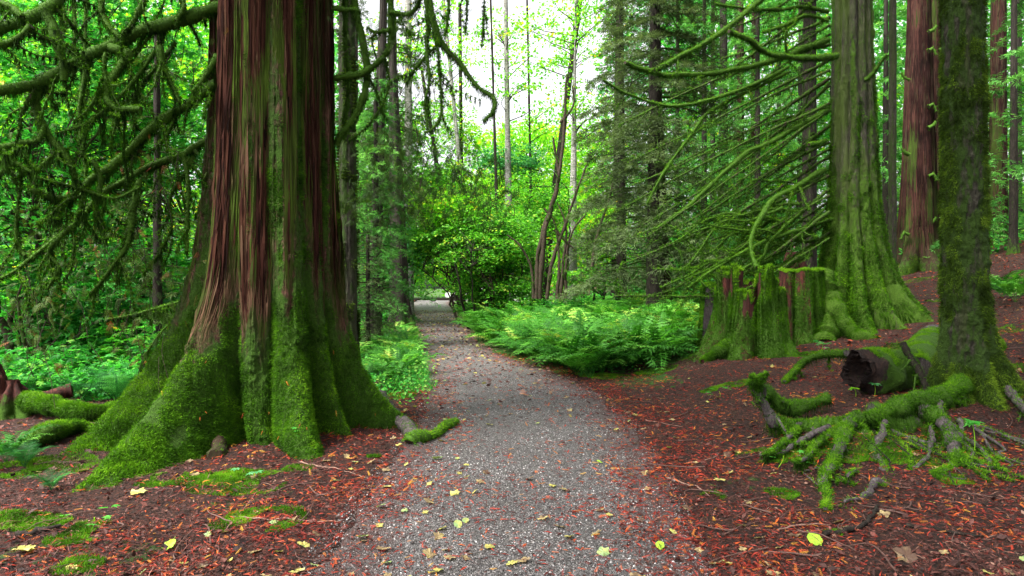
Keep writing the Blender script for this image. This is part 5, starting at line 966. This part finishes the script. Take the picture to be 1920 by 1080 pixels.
for px, py, sc, tn, lb_, k_ in ((315, 1030, .11, 1, 'round lime-green leaf on the soil at the bottom left', 0), (818, 868, .12, .9, 'large grey-green leaf at the left edge of the path', 1), (262, 930, .13, .2, 'curled pale yellow leaf below the mossy buttress', 2), (1530, 1025, .13, .2, 'yellow-green curled leaf standing in the right foreground litter', 0), (1348, 910, .10, .2, 'pale yellow-green leaf on soil right of the path', 2), (40, 1042, .13, .2, 'torn yellow leaf in the bottom left corner', 2), (1238, 1040, .08, .9, 'small green leaf at the bottom right edge of the gravel', 0), (1125, 875, .06, .9, 'small bright green leaf on the right side of the gravel', 0), (678, 1020, .09, .9, 'pale green leaf near the bottom left edge of the gravel', 1), (1700, 1052, .14, .1, 'wide dull brown leaf in the bottom right litter', 3), (712, 960, .075, .9, 'grey-green leaf on the gravel edge left of centre', 1)):
    me = [LM['grey-green'][1], LM['grey-green'][0], LM['pale yellow'][0], LM['brown'][0]][k_].copy()
    if k_ == 0: me.materials[0] = mlime
    p_ = G(px, py); p_[2] = surf(p_[0], p_[1]) + .02; put(me, 'fallen_leaf', p_, r.uniform(0, 6.28), sc, lb_, 'leaf', None, (.12, .2))
# moss carpet
mb = MB()
def carpet(c, rx, ry, n, ln=(.012, .03)):
    a = rng.random(n) * 6.283; q = np.sqrt(rng.random(n)) * (1 + .35 * noise(np.stack([np.cos(a) * 1.5, np.sin(a) * 1.5, a * 0 + c[0]], -1), 5)); x = c[0] + np.cos(a) * q * rx; y = c[1] + np.sin(a) * q * ry
    k = N2(x, y, 5, 66) > -.35; x, y = x[k], y[k]; n = len(x); z = surf(x, y) + .012 * (N2(x, y, 6, 66) + .4)
    blades(mb, np.stack([x, y, z - .004], -1), np.array([0, 0, 1.]) + rdir(n) * .9, rng.uniform(*ln, n), .006, np.clip(.45 + .3 * N2(x, y, 8, 67) + .25 * rng.random(n), 0, 1), 0)
for px, py, rx, ry, n in ((455, 905, .35, .3, 9000), (490, 975, .28, .25, 9000), (350, 900, .35, .18, 5000), (165, 1000, .16, .22, 5000), (40, 985, .30, .18, 6000), (30, 885, .25, .25, 4000), (150, 1070, .12, .1, 2000), (120, 870, .3, .25, 4000), (740, 740, .3, .4, 4000), (710, 700, .3, .6, 4000), (1565, 1000, .05, .06, 1500), (1470, 930, .12, .12, 1800), (1400, 720, .25, .2, 2500), (1500, 665, .35, .2, 4000), (1345, 730, .25, .12, 1800), (1340, 935, .10, .08, 700), (1130, 705, .5, .35, 5000), (1230, 700, .4, .3, 3000), (1780, 900, .12, .2, 2500), (560, 880, .12, .1, 1500), (1670, 510, .8, .6, 3000), (1720, 525, .6, .5, 2500), (1780, 560, .4, .4, 2000), (1890, 620, .4, .3, 2000), (1900, 690, .25, .2, 1500), (1660, 655, .4, .25, 2500), (1440, 855, .25, .2, 2500), (700, 858, .06, .05, 600), (1600, 845, .28, .30, 6000), (1690, 850, .25, .30, 5000), (1500, 850, .2, .2, 2500), (1770, 830, .2, .3, 4000)):
    carpet(G(px, py), rx, ry, n)
tag(mb.build('ground_moss', [M_MOSS]), 'low cushions of bright moss on the forest floor', 'moss', kind='stuff')
# sticks
r = np.random.default_rng(9)
sticks = [((432, 975), (640, 982), .006, 'long pale thin stick lying in the bottom left litter'), ((420, 1000), (482, 925), .005, 'thin red stick crossing the long pale one'), ((1545, 1015), (1650, 960), .018, 'dark crooked stick below the sprawling roots'), ((1250, 900), (1330, 935), .007, 'thin reddish stick right of the gravel'), ((1290, 870), (1350, 850), .006, 'short thin twig near the right path edge'), ((30, 1015), (110, 1000), .022, 'dark rotten stick at the bottom left'), ((690, 790), (780, 770), .008, 'reddish stick beside the mossy root arm'), ((1350, 790), (1440, 815), .007, 'grey twig left of the upturned root'), ((1460, 1000), (1560, 985), .007, 'pale twig in the bottom right litter'), ((1780, 860), (1850, 950), .008, 'grey twig leaning below the slim mossy trunk'), ((1700, 990), (1850, 1010), .012, 'brown stick along the bottom right'), ((560, 870), (690, 900), .006, 'thin root-like twig in front of the cedar'), ((1210, 790), (1280, 800), .006, 'thin brown twig at the right gravel edge'), ((180, 840), (260, 800), .009, 'reddish stick behind the left buttress')]
for a, b_, R_, lb_ in sticks:
    A_, B_ = G(*a), G(*b_); A_[2] = surf(A_[0], A_[1]) + R_; B_[2] = surf(B_[0], B_[1]) + R_; m_ = (A_ + B_) / 2 + r.normal(size=3) * [.06, .06, 0]; m_[2] = surf(m_[0], m_[1]) + R_ * 1.5
    Q = crom([A_, m_, B_], .03); Q[:, 2] = surf(Q[:, 0], Q[:, 1]) + R_; Q = Q + r.normal(size=Q.shape) * R_ * .35; mb = MB(); tube(mb, Q, np.linspace(R_, R_ * .5, len(Q)), 6, 0, R_ * .4, 30, 0); o = mb.build('stick', [plain('pale_twig', (.20, .11, .08), .7, 0, 20) if 'pale' in lb_ or 'thin' in lb_ else (plain('red_twig', (.20, .045, .03), .7, 0, 20) if 'red' in lb_ else M_DARK)], None, tuple(Q[0])); tag(o, lb_, 'stick')
x, y = scat_pts(150, 3.2, 10.5, lambda x, y: .9 * (off_path(x, y) > .05) + 0 * x, 1.4); mtw = plain('brown_twig', (.085, .04, .03), .7, 0, 20)
for X0, Y0 in zip(x, y):
    if (X0 - HC[0]) ** 2 + (Y0 - HC[1]) ** 2 < 1.6: continue
    a = r.uniform(0, 6.28); L_ = r.uniform(.12, .5); t_ = np.linspace(0, 1, 9)[:, None]; Q = np.array([X0, Y0, 0]) + t_ * L_ * np.array([math.cos(a), math.sin(a), 0]) + r.normal(size=3) * .06 * np.sin(t_ * 3.14); Q[:, 2] = surf(Q[:, 0], Q[:, 1]) + .006 + r.random() * .015
    mb = MB(); R_ = r.uniform(.0025, .007); tube(mb, Q, np.linspace(R_, R_ * .4, 9), 5, 0, cap=False); o = mb.build('twig', [mtw], None, tuple(Q[0])); sd_ = 'left' if X0 < 0 else 'right'; tag(o, 'thin brown twig lying in the litter on the %s side of the path' % sd_, 'twig', 'thin brown twigs on the %s' % sd_)
# seedlings
def seedling(px, py, h, nl_, ls, label, m=M_LEAF, ivy=False):
    g = G(px, py); g[2] = surf(g[0], g[1]); t_ = thing('seedling', g, label, 'plant'); mb = MB(); top = g + [rng.normal() * .02, -.02, h]
    tube(mb, crom([g, (g + top) / 2 + [.01, 0, 0], top], .02), .003, 5, 0, tint=.9, cap=False); mb.build('stem', [M_LEAFY], t_)
    mb = MB(); a = np.linspace(0, 6.283, nl_ + 1)[:-1] + .3; D = np.stack([np.cos(a), np.sin(a), np.full(nl_, -.15)], -1); X_, Y_, Z_ = frames(D, np.array([0, 0, 1.]) + rng.normal(size=(nl_, 3)) * .15)
    p0 = np.tile(top, (nl_, 1)) + (rng.normal(size=(nl_, 3)) * [.06, .05, .04] if ivy else 0); scatter(mb, *MAPLE, p0, X_ * ls, Y_ * ls, Z_ * ls, .6 + .3 * rng.random(nl_)); mb.build('leaves', [m], t_)
seedling(1828, 850, .26, 7, .085, 'lobed green seedling on a tall stem before the slim mossy trunk'); seedling(1640, 745, .14, 7, .075, 'pale green seedling in front of the broken log end', M_LEAFB); seedling(1605, 745, .10, 5, .07, 'paler drooping seedling left of the one by the log end', M_LEAFY)
seedling(1460, 880, .10, 5, .05, 'small bright seedling below the left end of the root tangle', M_LEAF, True); seedling(560, 850, .16, 8, .045, 'ivy-like sprig climbing from the foot of the cedar', M_LEAF, True); seedling(470, 895, .05, 7, .06, 'trailing ivy-like leaves on the moss before the cedar', M_LEAFB, True)
seedling(170, 985, .05, 6, .05, 'tiny fern-like seedling in the left foreground moss', M_LEAF, True); seedling(1540, 660, .14, 8, .10, 'small leafy plant at the foot of the old stump', M_LEAFB, True); seedling(1350, 745, .08, 6, .07, 'little green plant on the soil below the stump', M_LEAF, True)
# ------------------------------------------------------------------ car park things
cw = P(880, 560, 66); cw[2] = .02; car = thing('parked_car', cw, 'white car parked beyond the end of the path, half hidden by stems', 'car')
MW = plain('white_paint', (.8, .8, .8), .25); MG = plain('car_glass', (.02, .03, .04), .08); MT = plain('tyre', (.02, .02, .02), .8); MH = plain('hub', (.5, .5, .5), .3, .8)
prof = [(-2.2, .35), (-2.25, .62), (-2.1, .82), (-1.2, .95), (-.55, 1.42), (.1, 1.5), (.95, 1.46), (1.6, 1.05), (2.15, 1.0), (2.25, .6), (2.2, .35)]
def prism(mb, pf, y0, y1, org, inset=0, mat=0):
    k = len(pf); V = [(org[0] + a, org[1] + y0, org[2] + b) for a, b in pf] + [(org[0] + a, org[1] + y1, org[2] + b) for a, b in pf]; i = np.arange(k)
    mb.add(V, np.stack([i, (i + 1) % k, (i + 1) % k + k, i + k], -1), mat); mb.add(V[:k], np.arange(k)[None], mat); mb.add(V[k:], np.arange(k)[None, ::-1].copy(), mat)
mb = MB(); prism(mb, prof, -.85, .85, cw); o = mb.build('body', [MW], car); bv = o.modifiers.new('b', 'BEVEL'); bv.width = .06; bv.segments = 3; bv.limit_method = 'ANGLE'
for pf, nm in (([(-1.0, .98), (-.5, 1.38), (.05, 1.43), (.05, .98)], 'side_window'), ([(.12, .98), (.12, 1.43), (.9, 1.39), (1.4, 1.04)], 'side_window')):
    for y0 in (-.862, .85): mb = MB(); prism(mb, pf, y0, y0 + .012, cw); mb.build(nm, [MG], car)
mb = MB(); mb.add([cw + np.array(q) for q in ((-1.17, -.7, .985), (-1.17, .7, .985), (-.60, .66, 1.40), (-.60, -.66, 1.40))], [[0, 1, 2, 3]]); mb.V[0] = mb.V[0] + [-.02, 0, .03]; mb.build('windscreen', [MG], car)
for wx in (-1.4, 1.35):
    for wy in (-.80, .80):
        a = np.linspace(0, 6.283, 25)[:-1]; mb = MB(); pf = [(wx + .32 * math.cos(q), .32 + .32 * math.sin(q)) for q in a]; prism(mb, pf, wy - .11, wy + .11, cw); wo_ = mb.build('wheel', [MT], car)
        mb = MB(); pf = [(wx + .19 * math.cos(q), .32 + .19 * math.sin(q)) for q in a]; prism(mb, pf, wy - .125, wy + .125, cw); hb = mb.build('rim', [MH], wo_, ); hb.location = (-cw[0] * 0, 0, 0); 
for wy in (-.6, .6): mb = MB(); prism(mb, [(-2.27, .62), (-2.16, .78), (-2.1, .76), (-2.2, .6)], wy - .16, wy + .16, cw); mb.build('headlight', [MH], car)
rl = P(815, 556, 63); mb = MB(); prism(mb, [(-2.6, .10), (-2.6, .34), (2.6, .34), (2.6, .10)], -.1, .1, (rl[0], rl[1], 0)); o = mb.build('beam', M_DARK, None, tuple(rl * [1, 1, 0])); tl_ = thing('log_barrier', rl * [1, 1, 0], 'low dark timber barrier across the end of the path', 'barrier'); o.parent = tl_; o.location = (0, 0, 0)
for q in (-2, 0, 2): mb = MB(); prism(mb, [(q - .1, -.1), (q - .1, .10), (q + .1, .10), (q + .1, -.1)], -.09, .09, (rl[0], rl[1], 0)); mb.build('post', M_DARK, tl_)
om = P(774, 549, 64.5); mb = MB(); a = np.linspace(0, 6.283, 17)[:-1]
for z0, z1, r0, r1 in ((0.02, .06, .24, .24), (.06, .70, .17, .04)):
    V = [(om[0] + math.cos(q) * r0, om[1] + math.sin(q) * r0, z0) for q in a] + [(om[0] + math.cos(q) * r1, om[1] + math.sin(q) * r1, z1) for q in a]; i = np.arange(16); mb.add(V, np.stack([i, (i + 1) % 16, (i + 1) % 16 + 16, i + 16], -1)); mb.add(V[16:], np.arange(16)[None])
tag(mb.build('traffic_cone', plain('orange_plastic', (.75, .12, .03), .5), None, (om[0], om[1], .02)), 'small orange marker at the left end of the timber barrier', 'cone')
